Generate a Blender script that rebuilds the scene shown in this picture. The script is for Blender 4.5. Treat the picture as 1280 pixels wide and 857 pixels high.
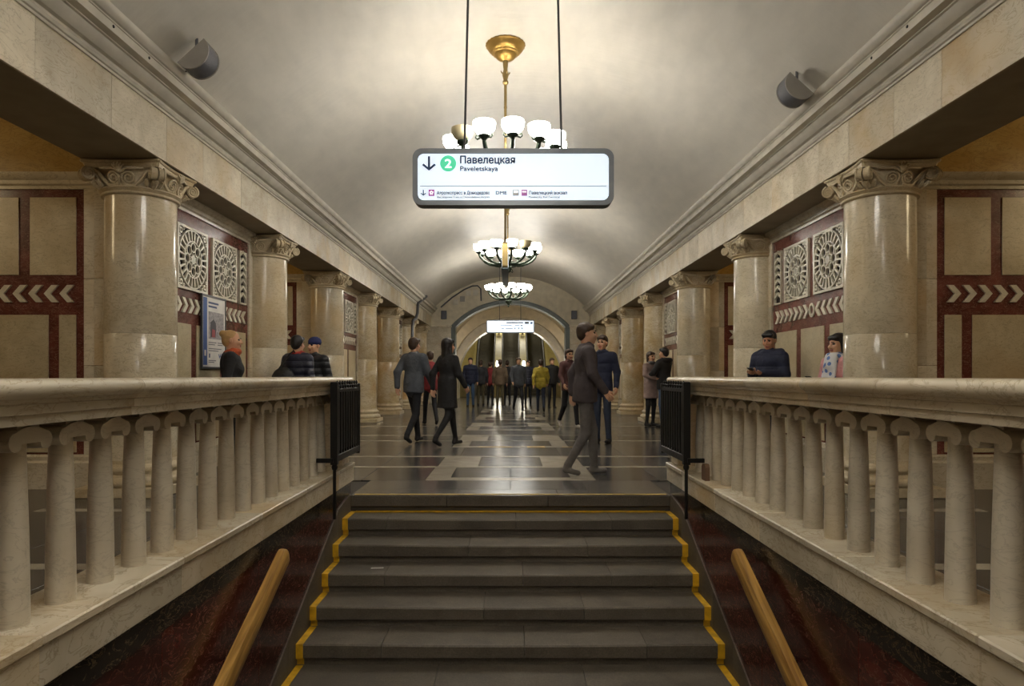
import bpy, bmesh, math, random
import numpy as np
from mathutils import Vector, Matrix

for o in list(bpy.data.objects): bpy.data.objects.remove(o)
scene = bpy.context.scene
COL = scene.collection
PI = math.pi
rnd = random.Random(7)

# ------------------------------------------------------------------ camera
EYE = 1.12            # lens height over the concourse floor (m)
F = 830.0             # focal length in pixels of the 1280 wide frame
VX, VY = 638.0, 469.5 # vanishing point of the hall axis
cam = bpy.data.cameras.new('camera')
cam.sensor_width = 36.0
cam.lens = F / 1280 * 36
cam.shift_x = (640 - VX) / 1280
cam.shift_y = (VY - 428.5) / 1280
cam.clip_start = 0.05; cam.clip_end = 300
camo = bpy.data.objects.new('camera', cam); COL.objects.link(camo)
camo.location = (0, 0, EYE); camo.rotation_euler = (PI / 2, 0, 0)
scene.camera = camo
# ------------------------------------------------------------------ world, exposure
w = bpy.data.worlds.new('world'); scene.world = w; w.use_nodes = True
w.node_tree.nodes['Background'].inputs[0].default_value = (0.05, 0.047, 0.04, 1)
w.node_tree.nodes['Background'].inputs[1].default_value = 0.3
vs = scene.view_settings
vs.view_transform = 'Standard'; vs.look = 'None'; vs.gamma = 1; vs.use_curve_mapping = False
vs.exposure = 0.0
BULB_W = 4.5          # one chandelier bulb
BOWL_E = 35.0          # glow of a glass bowl
PLAT_W = 24.0          # one platform lamp

# ------------------------------------------------------------------ materials
MATS = {}
def srgb(r, g, b):
    f = lambda c: (c / 255 / 12.92) if c / 255 <= 0.04045 else ((c / 255 + 0.055) / 1.055) ** 2.4
    return (f(r), f(g), f(b), 1)
def new_mat(name):
    m = bpy.data.materials.new(name); m.use_nodes = True; MATS[name] = m
    nt = m.node_tree; return m, nt, nt.nodes['Principled BSDF']
def plain(name, col, rough=0.5, metal=0.0, bump=0.0, bscale=60, spec=0.5, var=0.12, vscale=5):
    m, nt, b = new_mat(name); N, L = nt.nodes, nt.links
    geo = N.new('ShaderNodeNewGeometry')
    nz = N.new('ShaderNodeTexNoise'); nz.inputs['Scale'].default_value = vscale; nz.inputs['Detail'].default_value = 6
    L.new(geo.outputs['Position'], nz.inputs['Vector'])
    r = N.new('ShaderNodeValToRGB')
    r.color_ramp.elements[0].position = 0.3; r.color_ramp.elements[1].position = 0.7
    r.color_ramp.elements[0].color = tuple(c * (1 - var) for c in col[:3]) + (1,)
    r.color_ramp.elements[1].color = tuple(min(1, c * (1 + var)) for c in col[:3]) + (1,)
    L.new(nz.outputs['Fac'], r.inputs['Fac']); L.new(r.outputs['Color'], b.inputs['Base Color'])
    b.inputs['Roughness'].default_value = rough; b.inputs['Metallic'].default_value = metal
    b.inputs['Specular IOR Level'].default_value = spec
    if bump:
        n2 = N.new('ShaderNodeTexNoise'); n2.inputs['Scale'].default_value = bscale; n2.inputs['Detail'].default_value = 5
        L.new(geo.outputs['Position'], n2.inputs['Vector'])
        bp = N.new('ShaderNodeBump'); bp.inputs['Strength'].default_value = bump; bp.inputs['Distance'].default_value = 0.01
        L.new(n2.outputs['Fac'], bp.inputs['Height']); L.new(bp.outputs['Normal'], b.inputs['Normal'])
    return m
def stone(name, c1, c2, vein, vein_w=0.03, scale=2.2, rough=0.28, vein_amt=0.6, stain=None, objvar=0.18, speck=0.0, bump=0.03):
    """polished stone: two cloudy tones, distorted veins, optional stains, each slab a little different"""
    m, nt, b = new_mat(name); N, L = nt.nodes, nt.links
    geo = N.new('ShaderNodeNewGeometry'); oi = N.new('ShaderNodeObjectInfo')
    mul = N.new('ShaderNodeVectorMath'); mul.operation = 'SCALE'; mul.inputs[0].default_value = (37, 19, 53)
    L.new(oi.outputs['Random'], mul.inputs['Scale'])
    add = N.new('ShaderNodeVectorMath'); add.operation = 'ADD'
    L.new(geo.outputs['Position'], add.inputs[0]); L.new(mul.outputs[0], add.inputs[1])
    n1 = N.new('ShaderNodeTexNoise'); n1.inputs['Scale'].default_value = scale; n1.inputs['Detail'].default_value = 8; n1.inputs['Distortion'].default_value = 0.8
    L.new(add.outputs[0], n1.inputs['Vector'])
    r1 = N.new('ShaderNodeValToRGB'); r1.color_ramp.elements[0].position = 0.35; r1.color_ramp.elements[1].position = 0.68
    r1.color_ramp.elements[0].color = c1; r1.color_ramp.elements[1].color = c2
    L.new(n1.outputs['Fac'], r1.inputs['Fac'])
    # veins : narrow band of a distorted noise
    n2 = N.new('ShaderNodeTexNoise'); n2.inputs['Scale'].default_value = scale * 1.9; n2.inputs['Detail'].default_value = 10; n2.inputs['Distortion'].default_value = 1.6; n2.inputs['Roughness'].default_value = 0.62
    mp = N.new('ShaderNodeMapping'); mp.inputs['Scale'].default_value = (1.0, 1.0, 2.3); mp.inputs['Rotation'].default_value = (0.5, 0.4, 0.2)
    L.new(add.outputs[0], mp.inputs['Vector']); L.new(mp.outputs[0], n2.inputs['Vector'])
    r2 = N.new('ShaderNodeValToRGB'); e = r2.color_ramp.elements
    e[0].position = 0.5 - vein_w; e[0].color = (0, 0, 0, 1); e[1].position = 0.5 + vein_w; e[1].color = (0, 0, 0, 1)
    k = r2.color_ramp.elements.new(0.5); k.color = (vein_amt,) * 3 + (1,)
    L.new(n2.outputs['Fac'], r2.inputs['Fac'])
    mx = N.new('ShaderNodeMix'); mx.data_type = 'RGBA'
    L.new(r2.outputs['Color'], mx.inputs['Factor']); L.new(r1.outputs['Color'], mx.inputs['A']); mx.inputs['B'].default_value = vein
    out = mx.outputs['Result']
    if stain:
        n3 = N.new('ShaderNodeTexNoise'); n3.inputs['Scale'].default_value = 0.9; n3.inputs['Detail'].default_value = 5; n3.inputs['Distortion'].default_value = 0.5
        L.new(add.outputs[0], n3.inputs['Vector'])
        r3 = N.new('ShaderNodeValToRGB'); r3.color_ramp.elements[0].position = 0.5; r3.color_ramp.elements[0].color = (0, 0, 0, 1); r3.color_ramp.elements[1].position = 0.8; r3.color_ramp.elements[1].color = (0.75,) * 3 + (1,)
        L.new(n3.outputs['Fac'], r3.inputs['Fac'])
        m3 = N.new('ShaderNodeMix'); m3.data_type = 'RGBA'; L.new(r3.outputs['Color'], m3.inputs['Factor']); L.new(out, m3.inputs['A']); m3.inputs['B'].default_value = stain
        out = m3.outputs['Result']
    if speck:
        n4 = N.new('ShaderNodeTexNoise'); n4.inputs['Scale'].default_value = 90; n4.inputs['Detail'].default_value = 3
        L.new(geo.outputs['Position'], n4.inputs['Vector'])
        m4 = N.new('ShaderNodeMix'); m4.data_type = 'RGBA'; m4.blend_type = 'OVERLAY'; m4.inputs['Factor'].default_value = speck
        L.new(out, m4.inputs['A']); L.new(n4.outputs['Fac'], m4.inputs['B']); out = m4.outputs['Result']
    hs = N.new('ShaderNodeHueSaturation')
    mr = N.new('ShaderNodeMapRange'); mr.inputs['To Min'].default_value = 1 - objvar; mr.inputs['To Max'].default_value = 1 + objvar
    L.new(oi.outputs['Random'], mr.inputs['Value']); L.new(mr.outputs[0], hs.inputs['Value']); L.new(out, hs.inputs['Color'])
    L.new(hs.outputs['Color'], b.inputs['Base Color'])
    b.inputs['Roughness'].default_value = rough
    if bump:
        bp = N.new('ShaderNodeBump'); bp.inputs['Strength'].default_value = bump; bp.inputs['Distance'].default_value = 0.02
        L.new(n1.outputs['Fac'], bp.inputs['Height']); L.new(bp.outputs['Normal'], b.inputs['Normal'])
    return m
def emit(name, col, strength):
    m, nt, b = new_mat(name)
    b.inputs['Base Color'].default_value = col; b.inputs['Emission Color'].default_value = col
    b.inputs['Emission Strength'].default_value = strength; b.inputs['Roughness'].default_value = 0.3
    return m

stone('marble', srgb(190, 179, 156), srgb(216, 207, 186), srgb(140, 124, 96), 0.022, 2.4, 0.27, 0.55, srgb(196, 164, 110))
stone('marble_column', srgb(196, 184, 158), srgb(216, 206, 182), srgb(140, 126, 100), 0.025, 3.2, 0.16, 0.55, srgb(196, 164, 112), 0.10)
stone('marble_ochre', srgb(186, 166, 128), srgb(206, 194, 168), srgb(128, 100, 64), 0.035, 2.6, 0.18, 0.5, srgb(184, 134, 66), 0.10)
stone('marble_grey', srgb(186, 176, 156), srgb(208, 200, 182), srgb(140, 131, 114), 0.022, 3.0, 0.33, 0.4, srgb(170, 150, 112), 0.10)
stone('marble_carved', srgb(188, 172, 140), srgb(208, 194, 164), srgb(120, 104, 76), 0.03, 6, 0.45, 0.4, srgb(160, 130, 84), 0.06)
stone('marble_panel', srgb(186, 172, 140), srgb(204, 192, 162), srgb(128, 112, 86), 0.02, 4.0, 0.3, 0.6, srgb(180, 150, 104), 0.10)
stone('marble_white', srgb(206, 198, 176), srgb(222, 216, 198), srgb(150, 140, 120), 0.02, 5, 0.35, 0.4, None, 0.05)
stone('marble_yellow', srgb(180, 146, 76), srgb(196, 168, 104), srgb(120, 90, 44), 0.03, 3, 0.3, 0.5, srgb(170, 124, 60), 0.08)
stone('red_marble', srgb(82, 42, 36), srgb(112, 62, 54), srgb(172, 136, 118), 0.014, 5, 0.22, 0.6, None, 0.14)
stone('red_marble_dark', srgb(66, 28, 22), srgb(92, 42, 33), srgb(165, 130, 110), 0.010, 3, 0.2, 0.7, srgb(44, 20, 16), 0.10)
stone('black_marble', srgb(34, 30, 26), srgb(50, 44, 38), srgb(150, 130, 96), 0.010, 3, 0.22, 0.7, None, 0.10)
stone('granite_dark', srgb(58, 57, 56), srgb(76, 74, 72), srgb(110, 104, 96), 0.02, 4, 0.2, 0.2, None, 0.16, 0.35)
stone('granite_mid', srgb(80, 77, 73), srgb(98, 94, 88), srgb(130, 122, 110), 0.02, 4, 0.22, 0.2, None, 0.12, 0.35)
stone('granite_light', srgb(140, 132, 117), srgb(158, 150, 133), srgb(172, 163, 146), 0.03, 4, 0.25, 0.3, None, 0.12, 0.3)
stone('granite_step', srgb(80, 73, 63), srgb(98, 90, 78), srgb(122, 112, 96), 0.02, 3, 0.55, 0.25, srgb(70, 63, 54), 0.10, 0.5, 0.08)
plain('mortar', srgb(60, 54, 46), 0.8)
plain('plaster', srgb(206, 196, 172), 0.55, bump=0.06, bscale=30)
plain('plaster_grey', srgb(200, 194, 180), 0.5, bump=0.05, bscale=30)
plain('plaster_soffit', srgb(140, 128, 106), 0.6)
plain('brass', srgb(176, 142, 78), 0.36, 0.75, bump=0.15, bscale=50)
plain('brass_dark', srgb(140, 120, 78), 0.35, 0.8)
plain('bronze_green', srgb(52, 62, 50), 0.4, 0.7)
plain('iron_black', srgb(18, 17, 16), 0.45, 0.3, bump=0.1)
plain('steel_grey', srgb(88, 90, 94), 0.35, 0.5)
plain('sign_frame', srgb(116, 122, 130), 0.35, 0.3)
plain('sign_under', srgb(60, 72, 74), 0.4, 0.3)
plain('speaker_side', srgb(150, 146, 140), 0.5)
plain('speaker_front', srgb(96, 98, 106), 0.5, 0.2, bump=0.3, bscale=300)
plain('tape_yellow', srgb(206, 160, 22), 0.6, bump=0.1, var=0.3, vscale=14)
plain('tape_pale', srgb(170, 140, 60), 0.6, var=0.3, vscale=10)
plain('white_paint', srgb(226, 224, 218), 0.5)
plain('paper', srgb(222, 220, 216), 0.35)
plain('blue_ink', srgb(24, 74, 150), 0.4)
plain('navy_ink', srgb(22, 58, 110), 0.4)
plain('grey_ink', srgb(110, 112, 120), 0.4)
plain('dark_ink', srgb(50, 50, 60), 0.4)
plain('red_ink', srgb(150, 52, 62), 0.4)
plain('purple_ink', srgb(150, 70, 160), 0.4)
plain('escalator_yellow', srgb(166, 154, 104), 0.45)
plain('escalator_step', srgb(84, 80, 68), 0.5, 0.3)
plain('rubber', srgb(22, 22, 22), 0.5)
plain('gate_grey', srgb(92, 98, 96), 0.45, 0.4)
plain('black_glass', srgb(12, 12, 14), 0.1)
plain('brick_brown', srgb(104, 78, 58), 0.7, bump=0.3)
plain('poster_grey', srgb(150, 146, 150), 0.4, var=0.5, vscale=40)
plain('painted_recess_shade', srgb(26, 15, 13), 0.9)  # near-black colour standing in for the shade inside the grille openings
emit('sign_glow', srgb(226, 240, 255), 0.78)
emit('sign_green', srgb(70, 215, 165), 0.6)
emit('sign_purple', srgb(170, 70, 165), 0.25)
emit('sign_white', srgb(250, 252, 255), 1.0)
emit('sign_grey', srgb(150, 150, 150), 0.3)
emit('bowl_lit', (1.0, 0.95, 0.86, 1), BOWL_E)
plain('bowl_off', srgb(222, 208, 168), 0.3, var=0.05)
emit('lamp_warm', (1.0, 0.80, 0.48, 1), 14)
emit('lamp_white', (1.0, 0.95, 0.84, 1), 10)

# varnished wood of the stair handrails
m, nt, b = new_mat('wood'); N, L = nt.nodes, nt.links
geo = N.new('ShaderNodeNewGeometry'); mp0 = N.new('ShaderNodeMapping'); mp0.inputs['Rotation'].default_value = (-0.44, 0, 0); L.new(geo.outputs['Position'], mp0.inputs['Vector'])
mp = N.new('ShaderNodeMapping'); mp.inputs['Scale'].default_value = (22, 1.2, 22); L.new(mp0.outputs[0], mp.inputs['Vector'])
nz = N.new('ShaderNodeTexNoise'); nz.inputs['Scale'].default_value = 1.6; nz.inputs['Detail'].default_value = 8; nz.inputs['Distortion'].default_value = 0.6
L.new(mp.outputs[0], nz.inputs['Vector'])
r = N.new('ShaderNodeValToRGB'); r.color_ramp.elements[0].position = 0.32; r.color_ramp.elements[1].position = 0.62
r.color_ramp.elements[0].color = srgb(128, 90, 38); r.color_ramp.elements[1].color = srgb(192, 150, 78)
L.new(nz.outputs['Fac'], r.inputs['Fac']); L.new(r.outputs['Color'], b.inputs['Base Color']); b.inputs['Roughness'].default_value = 0.4

# satin paint of the vault : slightly uneven trowelled plaster with a soft sheen
m, nt, b = new_mat('vault_paint'); N, L = nt.nodes, nt.links
geo = N.new('ShaderNodeNewGeometry')
mp = N.new('ShaderNodeMapping'); mp.inputs['Scale'].default_value = (2.2, 0.9, 2.2)
L.new(geo.outputs['Position'], mp.inputs['Vector'])
nz = N.new('ShaderNodeTexNoise'); nz.inputs['Scale'].default_value = 2.2; nz.inputs['Detail'].default_value = 7
L.new(mp.outputs[0], nz.inputs['Vector'])
r = N.new('ShaderNodeValToRGB'); r.color_ramp.elements[0].position = 0.25; r.color_ramp.elements[1].position = 0.75
r.color_ramp.elements[0].color = srgb(203, 199, 190); r.color_ramp.elements[1].color = srgb(220, 215, 205)
L.new(nz.outputs['Fac'], r.inputs['Fac']); L.new(r.outputs['Color'], b.inputs['Base Color'])
mr = N.new('ShaderNodeMapRange'); mr.inputs['To Min'].default_value = 0.33; mr.inputs['To Max'].default_value = 0.5
L.new(nz.outputs['Fac'], mr.inputs['Value']); L.new(mr.outputs[0], b.inputs['Roughness'])
n2 = N.new('ShaderNodeTexNoise'); n2.inputs['Scale'].default_value = 5; n2.inputs['Detail'].default_value = 6
mp2 = N.new('ShaderNodeMapping'); mp2.inputs['Scale'].default_value = (0.5, 2.5, 0.5); L.new(geo.outputs['Position'], mp2.inputs['Vector']); L.new(mp2.outputs[0], n2.inputs['Vector'])
bp = N.new('ShaderNodeBump'); bp.inputs['Strength'].default_value = 0.16; bp.inputs['Distance'].default_value = 0.03
L.new(n2.outputs['Fac'], bp.inputs['Height']); L.new(bp.outputs['Normal'], b.inputs['Normal'])

# ------------------------------------------------------------------ mesh helpers
class MB:
    def __init__(s): s.v = []; s.f = []; s.m = []; s.cur = 0
    def add(s, vs, fs):
        n = len(s.v); s.v += [tuple(p) for p in vs]; s.f += [tuple(i + n for i in f) for f in fs]; s.m += [s.cur] * len(fs)
        return s
    def box(s, x0, x1, y0, y1, z0, z1, bev=0.0):
        if bev <= 0:
            V = [(x, y, z) for z in (z0, z1) for y in (y0, y1) for x in (x0, x1)]
            return s.add(V, [(0, 2, 3, 1), (4, 5, 7, 6), (0, 1, 5, 4), (2, 6, 7, 3), (0, 4, 6, 2), (1, 3, 7, 5)])
        b = min(bev, (x1 - x0) / 3, (y1 - y0) / 3, (z1 - z0) / 3)
        bm = bmesh.new(); bmesh.ops.create_cube(bm, size=1)
        for v in bm.verts: v.co = ((x0 + x1) / 2 + v.co.x * (x1 - x0), (y0 + y1) / 2 + v.co.y * (y1 - y0), (z0 + z1) / 2 + v.co.z * (z1 - z0))
        bmesh.ops.bevel(bm, geom=bm.edges[:], offset=b, segments=1, affect='EDGES')
        bm.verts.index_update(); s.add([v.co[:] for v in bm.verts], [[v.index for v in f.verts] for f in bm.faces]); bm.free()
        return s
    def prism(s, poly, fn, d0, d1, cap=True):
        """2-D polygon extruded between depths d0 and d1; fn(u, v, d) -> xyz"""
        n = len(poly)
        V = [fn(u, v, d0) for u, v in poly] + [fn(u, v, d1) for u, v in poly]
        Fc = [(i, (i + 1) % n, n + (i + 1) % n, n + i) for i in range(n)]
        if cap: Fc += [tuple(range(n - 1, -1, -1)), tuple(range(n, 2 * n))]
        return s.add(V, Fc)
    def lathe(s, prof, seg=24, c=(0, 0, 0), flute=0, amp=0.0, close=True):
        V = []; n = len(prof)
        for k in range(seg):
            a = 2 * PI * k / seg
            g = 1 + (amp * math.cos(flute * a) if flute else 0)
            for r_, z in prof: V.append((c[0] + r_ * g * math.cos(a), c[1] + r_ * g * math.sin(a), c[2] + z))
        Fc = []
        for k in range(seg):
            q = (k + 1) % seg
            for i in range(n - 1): Fc.append((k * n + i, q * n + i, q * n + i + 1, k * n + i + 1))
        if close:
            if prof[0][0] > 1e-4: Fc.append(tuple(k * n for k in range(seg - 1, -1, -1)))
            if prof[-1][0] > 1e-4: Fc.append(tuple(k * n + n - 1 for k in range(seg)))
        return s.add(V, Fc)
    def tube(s, pts, r, seg=8, cap=True):
        pts = [Vector(p) for p in pts]; n = len(pts)
        rs = r if isinstance(r, (list, tuple)) else [r] * n
        V = []; up = None
        for i, p in enumerate(pts):
            t = (pts[min(i + 1, n - 1)] - pts[max(i - 1, 0)]).normalized()
            if up is None: up = t.orthogonal().normalized()
            up = (up - t * up.dot(t)).normalized(); sd = t.cross(up)
            for k in range(seg):
                a = 2 * PI * k / seg; V.append(p + (up * math.cos(a) + sd * math.sin(a)) * rs[i])
        Fc = [(i * seg + k, i * seg + (k + 1) % seg, (i + 1) * seg + (k + 1) % seg, (i + 1) * seg + k) for i in range(n - 1) for k in range(seg)]
        if cap: Fc += [tuple(range(seg - 1, -1, -1)), tuple((n - 1) * seg + k for k in range(seg))]
        return s.add(V, Fc)
    def ball(s, c, r, seg=12, sc=(1, 1, 1)):
        V = [(c[0], c[1], c[2] - r * sc[2])]; rings = seg // 2
        for i in range(1, rings):
            t = -PI / 2 + PI * i / rings
            for k in range(seg):
                a = 2 * PI * k / seg; V.append((c[0] + r * sc[0] * math.cos(t) * math.cos(a), c[1] + r * sc[1] * math.cos(t) * math.sin(a), c[2] + r * sc[2] * math.sin(t)))
        V.append((c[0], c[1], c[2] + r * sc[2])); Fc = []
        for k in range(seg): Fc.append((0, 1 + (k + 1) % seg, 1 + k))
        for i in range(rings - 2):
            for k in range(seg): Fc.append((1 + i * seg + k, 1 + i * seg + (k + 1) % seg, 1 + (i + 1) * seg + (k + 1) % seg, 1 + (i + 1) * seg + k))
        top = len(V) - 1; o = 1 + (rings - 2) * seg
        for k in range(seg): Fc.append((o + k, o + (k + 1) % seg, top))
        return s.add(V, Fc)
    def mesh(s, name, mat, smooth=None):
        me = bpy.data.meshes.new(name); me.from_pydata(s.v, [], s.f)
        for k in (mat if isinstance(mat, (list, tuple)) else [mat]): me.materials.append(MATS[k])
        if isinstance(mat, (list, tuple)): me.polygons.foreach_set('material_index', s.m)
        bm = bmesh.new(); bm.from_mesh(me); bmesh.ops.recalc_face_normals(bm, faces=bm.faces[:]); bm.to_mesh(me); bm.free()
        if smooth:
            me.polygons.foreach_set('use_smooth', [True] * len(me.polygons)); me.set_sharp_from_angle(angle=math.radians(smooth))
        me.update(); return me
    def obj(s, name, mat, parent=None, smooth=None): return link(name, s.mesh(name, mat, smooth), parent)
def link(name, me, parent=None, loc=None):
    o = bpy.data.objects.new(name, me); COL.objects.link(o)
    if parent: o.parent = parent
    if loc: o.location = loc
    return o
def empty(name, loc=(0, 0, 0), rz=0):
    o = bpy.data.objects.new(name, None); COL.objects.link(o); o.location = loc; o.rotation_euler = (0, 0, rz); o.empty_display_size = 0.2
    return o
def tag(o, label=None, cat=None, group=None, kind=None):
    if label: o['label'] = label
    if cat: o['category'] = cat
    if group: o['group'] = group
    if kind: o['kind'] = kind
    return o
def copy_tree(o, parent=None):
    c = o.copy(); COL.objects.link(c); c.parent = parent
    for ch in list(o.children): copy_tree(ch, c)
    return c
XZ = lambda y: (lambda u, v, d: (u, y + d, v))
def P(px, py, Y):      # pixel of the photograph at depth Y -> world point
    return Vector(((px - VX) * Y / F, Y, EYE + (VY - py) * Y / F))
# ================================================================== the hall
PITCH = 6.55; PY0 = 8.08            # pylon centres along the hall
PYL = [PY0 + PITCH * k for k in (-2, -1, 0, 1, 2)]
COLX, COLD = 3.59, 1.62             # column axis
YB, YE = -8.0, 27.0                 # ends of the hall
ARCH_Z0, ARCH_Z1 = 3.12, 3.55       # marble face of the entablature
CORN_Z = 3.90
NOSE = 6.22; RISE = 0.15; TREAD = 0.319; SW = 1.5

# ---------------- floor
fl = MB()
for (x0, x1, y0, y1) in ((-9.6, -SW - .04, YB, YE + 14), (SW + .04, 9.6, YB, YE + 14), (-SW - .04, SW + .04, NOSE + 0.02, YE + 14)):
    fl.box(x0, x1, y0, y1, -0.30, -0.014)
floor = fl.obj('floor', 'mortar'); tag(floor, kind='structure')
_tile = {}
def slab(x0, x1, y0, y1, mat, top=0.0):
    g = 0.003
    sx, sy = round(x1 - x0 - g, 4), round(y1 - y0 - g, 4)
    key = (sx, sy, mat)
    if key not in _tile:
        _tile[key] = MB().box(-sx / 2, sx / 2, -sy / 2, sy / 2, -0.02, 0.0, 0.002).mesh('slab', mat)
    return link('slab', _tile[key], floor, ((x0 + x1) / 2, (y0 + y1) / 2, top + rnd.uniform(-0.0004, 0.0004)))
def row(xs, y0, y1, mats, mirror=True):
    for i in range(len(xs) - 1):
        mm = mats[i]
        if mirror:
            slab(xs[i], xs[i + 1], y0, y1, mm); slab(-xs[i + 1], -xs[i], y0, y1, mm)
        else: slab(xs[i], xs[i + 1], y0, y1, mm)
D, Md, Lt = 'granite_dark', 'granite_mid', 'granite_light'
slab(-SW, -0.5, NOSE, 6.55, Md); slab(-0.5, 0.45, NOSE, 6.55, Md); slab(0.45, SW, NOSE, 6.55, Md)
row([0, 0.75, SW], 6.55, 7.12, [D, Md])
EDGE = 3.95
y = 7.12
for k in range(5):
    slab(-0.92, 0.92, y, y + 0.2, Lt) if k else (slab(-0.92, 0, y, y + 0.2, Lt), slab(0, 0.92, y, y + 0.2, Lt))
    slab(-0.66, 0, y + 0.2, y + 1.0, D); slab(0, 0.66, y + 0.2, y + 1.0, D)
    row([0.66, 0.92], y + 0.2, y + 1.0, [Lt]); row([0, 0.92], y + 1.0, y + 1.12, [Lt])
    row([0.92, 1.6, 2.35, 3.1, EDGE], y, y + 1.0, [D, Md, D, D]); row([0.92, EDGE], y + 1.0, y + 1.12, [Lt])
    slab(-0.4, 0.4, y + 1.12, y + 2.05, D); row([0.4, 0.9, 1.6, 2.35, 3.1, EDGE], y + 1.12, y + 2.05, [Lt, D, D, Md, D])
    row([0, 0.8, EDGE], y + 2.05, y + 2.17, [Lt, Lt])
    row([0, 0.7, 1.6, 2.6, EDGE], y + 2.17, y + 3.275, [D, Md, D, D])
    y += 3.275
YT = y
# the aisles behind the balustrades
ys = 7.12
for k in range(5):
    y0, y1 = ys - 1.6375, ys
    row([1.84, 2.5, 3.1, EDGE], y0 + 0.12, y1, [D, D, D])
    row([1.84, EDGE], y0, y0 + 0.12, [Lt])
    ys -= 1.6375
YA = ys
far = MB()
far.box(-9.6, -EDGE, YB, YE, -0.02, -0.001); far.box(EDGE, 9.6, YB, YE, -0.02, -0.001)
far.box(-EDGE, EDGE, YT, YE + 13.9, -0.02, -0.001); far.box(-EDGE, -SW, YB, YA, -0.02, -0.001); far.box(SW, EDGE, YB, YA, -0.02, -0.001)
m, nt, b = new_mat('granite_far'); N, L = nt.nodes, nt.links
geo = N.new('ShaderNodeNewGeometry'); br = N.new('ShaderNodeTexBrick'); br.inputs['Scale'].default_value = 0.55
br.inputs['Color1'].default_value = srgb(66, 62, 58); br.inputs['Color2'].default_value = srgb(94, 88, 80); br.inputs['Mortar'].default_value = srgb(96, 90, 80); br.inputs['Mortar Size'].default_value = 0.012
L.new(geo.outputs['Position'], br.inputs['Vector']); L.new(br.outputs['Color'], b.inputs['Base Color']); b.inputs['Roughness'].default_value = 0.22
tag(far.obj('far_paving', 'granite_far', floor), 'dark granite paving')

# yellow line on the landing and small floor stickers
o = MB().box(-SW + 0.03, SW - 0.03, NOSE + 0.035, NOSE + 0.075, 0.0, 0.003).obj('edge_tape', 'tape_pale'); tag(o, 'thin worn yellow line taped along the top landing edge', 'floor tape')
for px, kind in ((608, 'bar'), (630, 'bar'), (670, 'square'), (714, 'arrow')):
    c = P(px, 558.5, 10.45); mb = MB(); z0, z1 = 0.0012, 0.0042
    if kind == 'bar': mb.box(c.x - .13, c.x + .13, c.y - .03, c.y + .03, z0, z1)
    elif kind == 'square':
        for (a0, a1, b0, b1) in ((-.14, .14, -.1, -.05), (-.14, .14, .05, .1), (-.14, -.09, -.05, .05), (.09, .14, -.05, .05)): mb.box(c.x + a0, c.x + a1, c.y + b0, c.y + b1, z0, z1)
    else:
        mb.box(c.x - .14, c.x + .04, c.y - .02, c.y + .02, z0, z1); mb.prism([(.04, -.08), (.14, 0), (.04, .08)], lambda u, v, d: (c.x + u, c.y + v, d), z0, z1)
    lab = {'bar': 'short pale bar sticker on the dark hall floor', 'square': 'pale open square sticker on the dark hall floor', 'arrow': 'pale arrow sticker on the dark hall floor'}[kind]
    tag(mb.obj('floor_sticker', 'tape_pale'), lab, 'sticker', 'floor stickers' if kind == 'bar' else None)

# ---------------- staircase
st = empty('staircase', (0, NOSE, 0)); tag(st, 'worn grey granite steps descending between red marble walls', 'stairs')
def kid(mb, name, mat, parent, smooth=None):      # world-coordinate mesh under a parent that is not at the origin
    o = mb.obj(name, mat, parent, smooth); o.matrix_parent_inverse = Matrix.Translation(-Vector(parent.location)) if parent.rotation_euler.z == 0 else parent.matrix_world.inverted()
    return o
NST = 12
joint = [[-0.6, 0.35], [-1.1, 0.05, 0.9], [-0.35, 0.65], [-1.0, 0.1, 0.8], [-0.2, 0.55], [-0.9, 0.1, 0.95], [-0.5, 0.5]]
for i in range(0, NST):
    yn = NOSE - TREAD * i; zt = -RISE * i
    js = [-SW] + joint[i % 7] + [SW]
    for a, c_ in zip(js[:-1], js[1:]):
        mb = MB(); x0, x1 = a + 0.002, c_ - 0.002
        if i == 0: mb.box(x0, x1, yn - 0.001, yn + 0.03, zt - 0.105, zt - 0.003, 0.006)
        else:      # worn tread : dips a little in the middle of the flight
            n = 6; V = []
            for q in range(n + 1):
                x = x0 + (x1 - x0) * q / n; dip = 0.010 * max(0, 1 - (abs(x) / 1.2) ** 2)
                V += [(x, yn + 0.004, zt - 0.10), (x, yn, zt - 0.094), (x, yn, zt - dip - 0.010), (x, yn + 0.010, zt - dip), (x, yn + TREAD + 0.03, zt - 0.002), (x, yn + TREAD + 0.03, zt - 0.10)]
            Fc = [(q * 6 + j, q * 6 + (j + 1) % 6, (q + 1) * 6 + (j + 1) % 6, (q + 1) * 6 + j) for q in range(n) for j in range(6)] + [(0, 1, 2, 3, 4, 5), tuple(n * 6 + j for j in range(6))]
            mb.add(V, Fc)
        kid(mb, 'tread_slab', 'granite_step', st)
    kid(MB().box(-SW, SW, yn + 0.028, yn + 0.06, zt - RISE - 0.002, zt - 0.10), 'riser', 'granite_step', st)
    if i:
        for s in (-1, 1):
            mb = MB(); xa, xb = sorted((s * (SW - 0.002), s * (SW - 0.055)))
            mb.box(xa, xb, yn - 0.002, yn + TREAD + 0.005, zt, zt + 0.003); mb.box(xa, xb, yn - 0.003, yn, zt - 0.10, zt + 0.003)
            mb.box(xa, xb, yn + 0.024, yn + 0.028, zt - RISE, zt - 0.10)
            kid(mb, 'yellow_tape', 'tape_yellow', st)
kid(MB().box(-SW + .05, SW - .05, NOSE - 0.045, NOSE + 0.02, -RISE + 0.0005, -RISE + 0.004), 'yellow_tape', 'tape_yellow', st)
kid(MB().box(-SW, SW, -2.99, NOSE - TREAD * (NST - 1), -RISE * NST - 0.1, -RISE * NST), 'lower_landing', 'granite_step', st)
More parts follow.
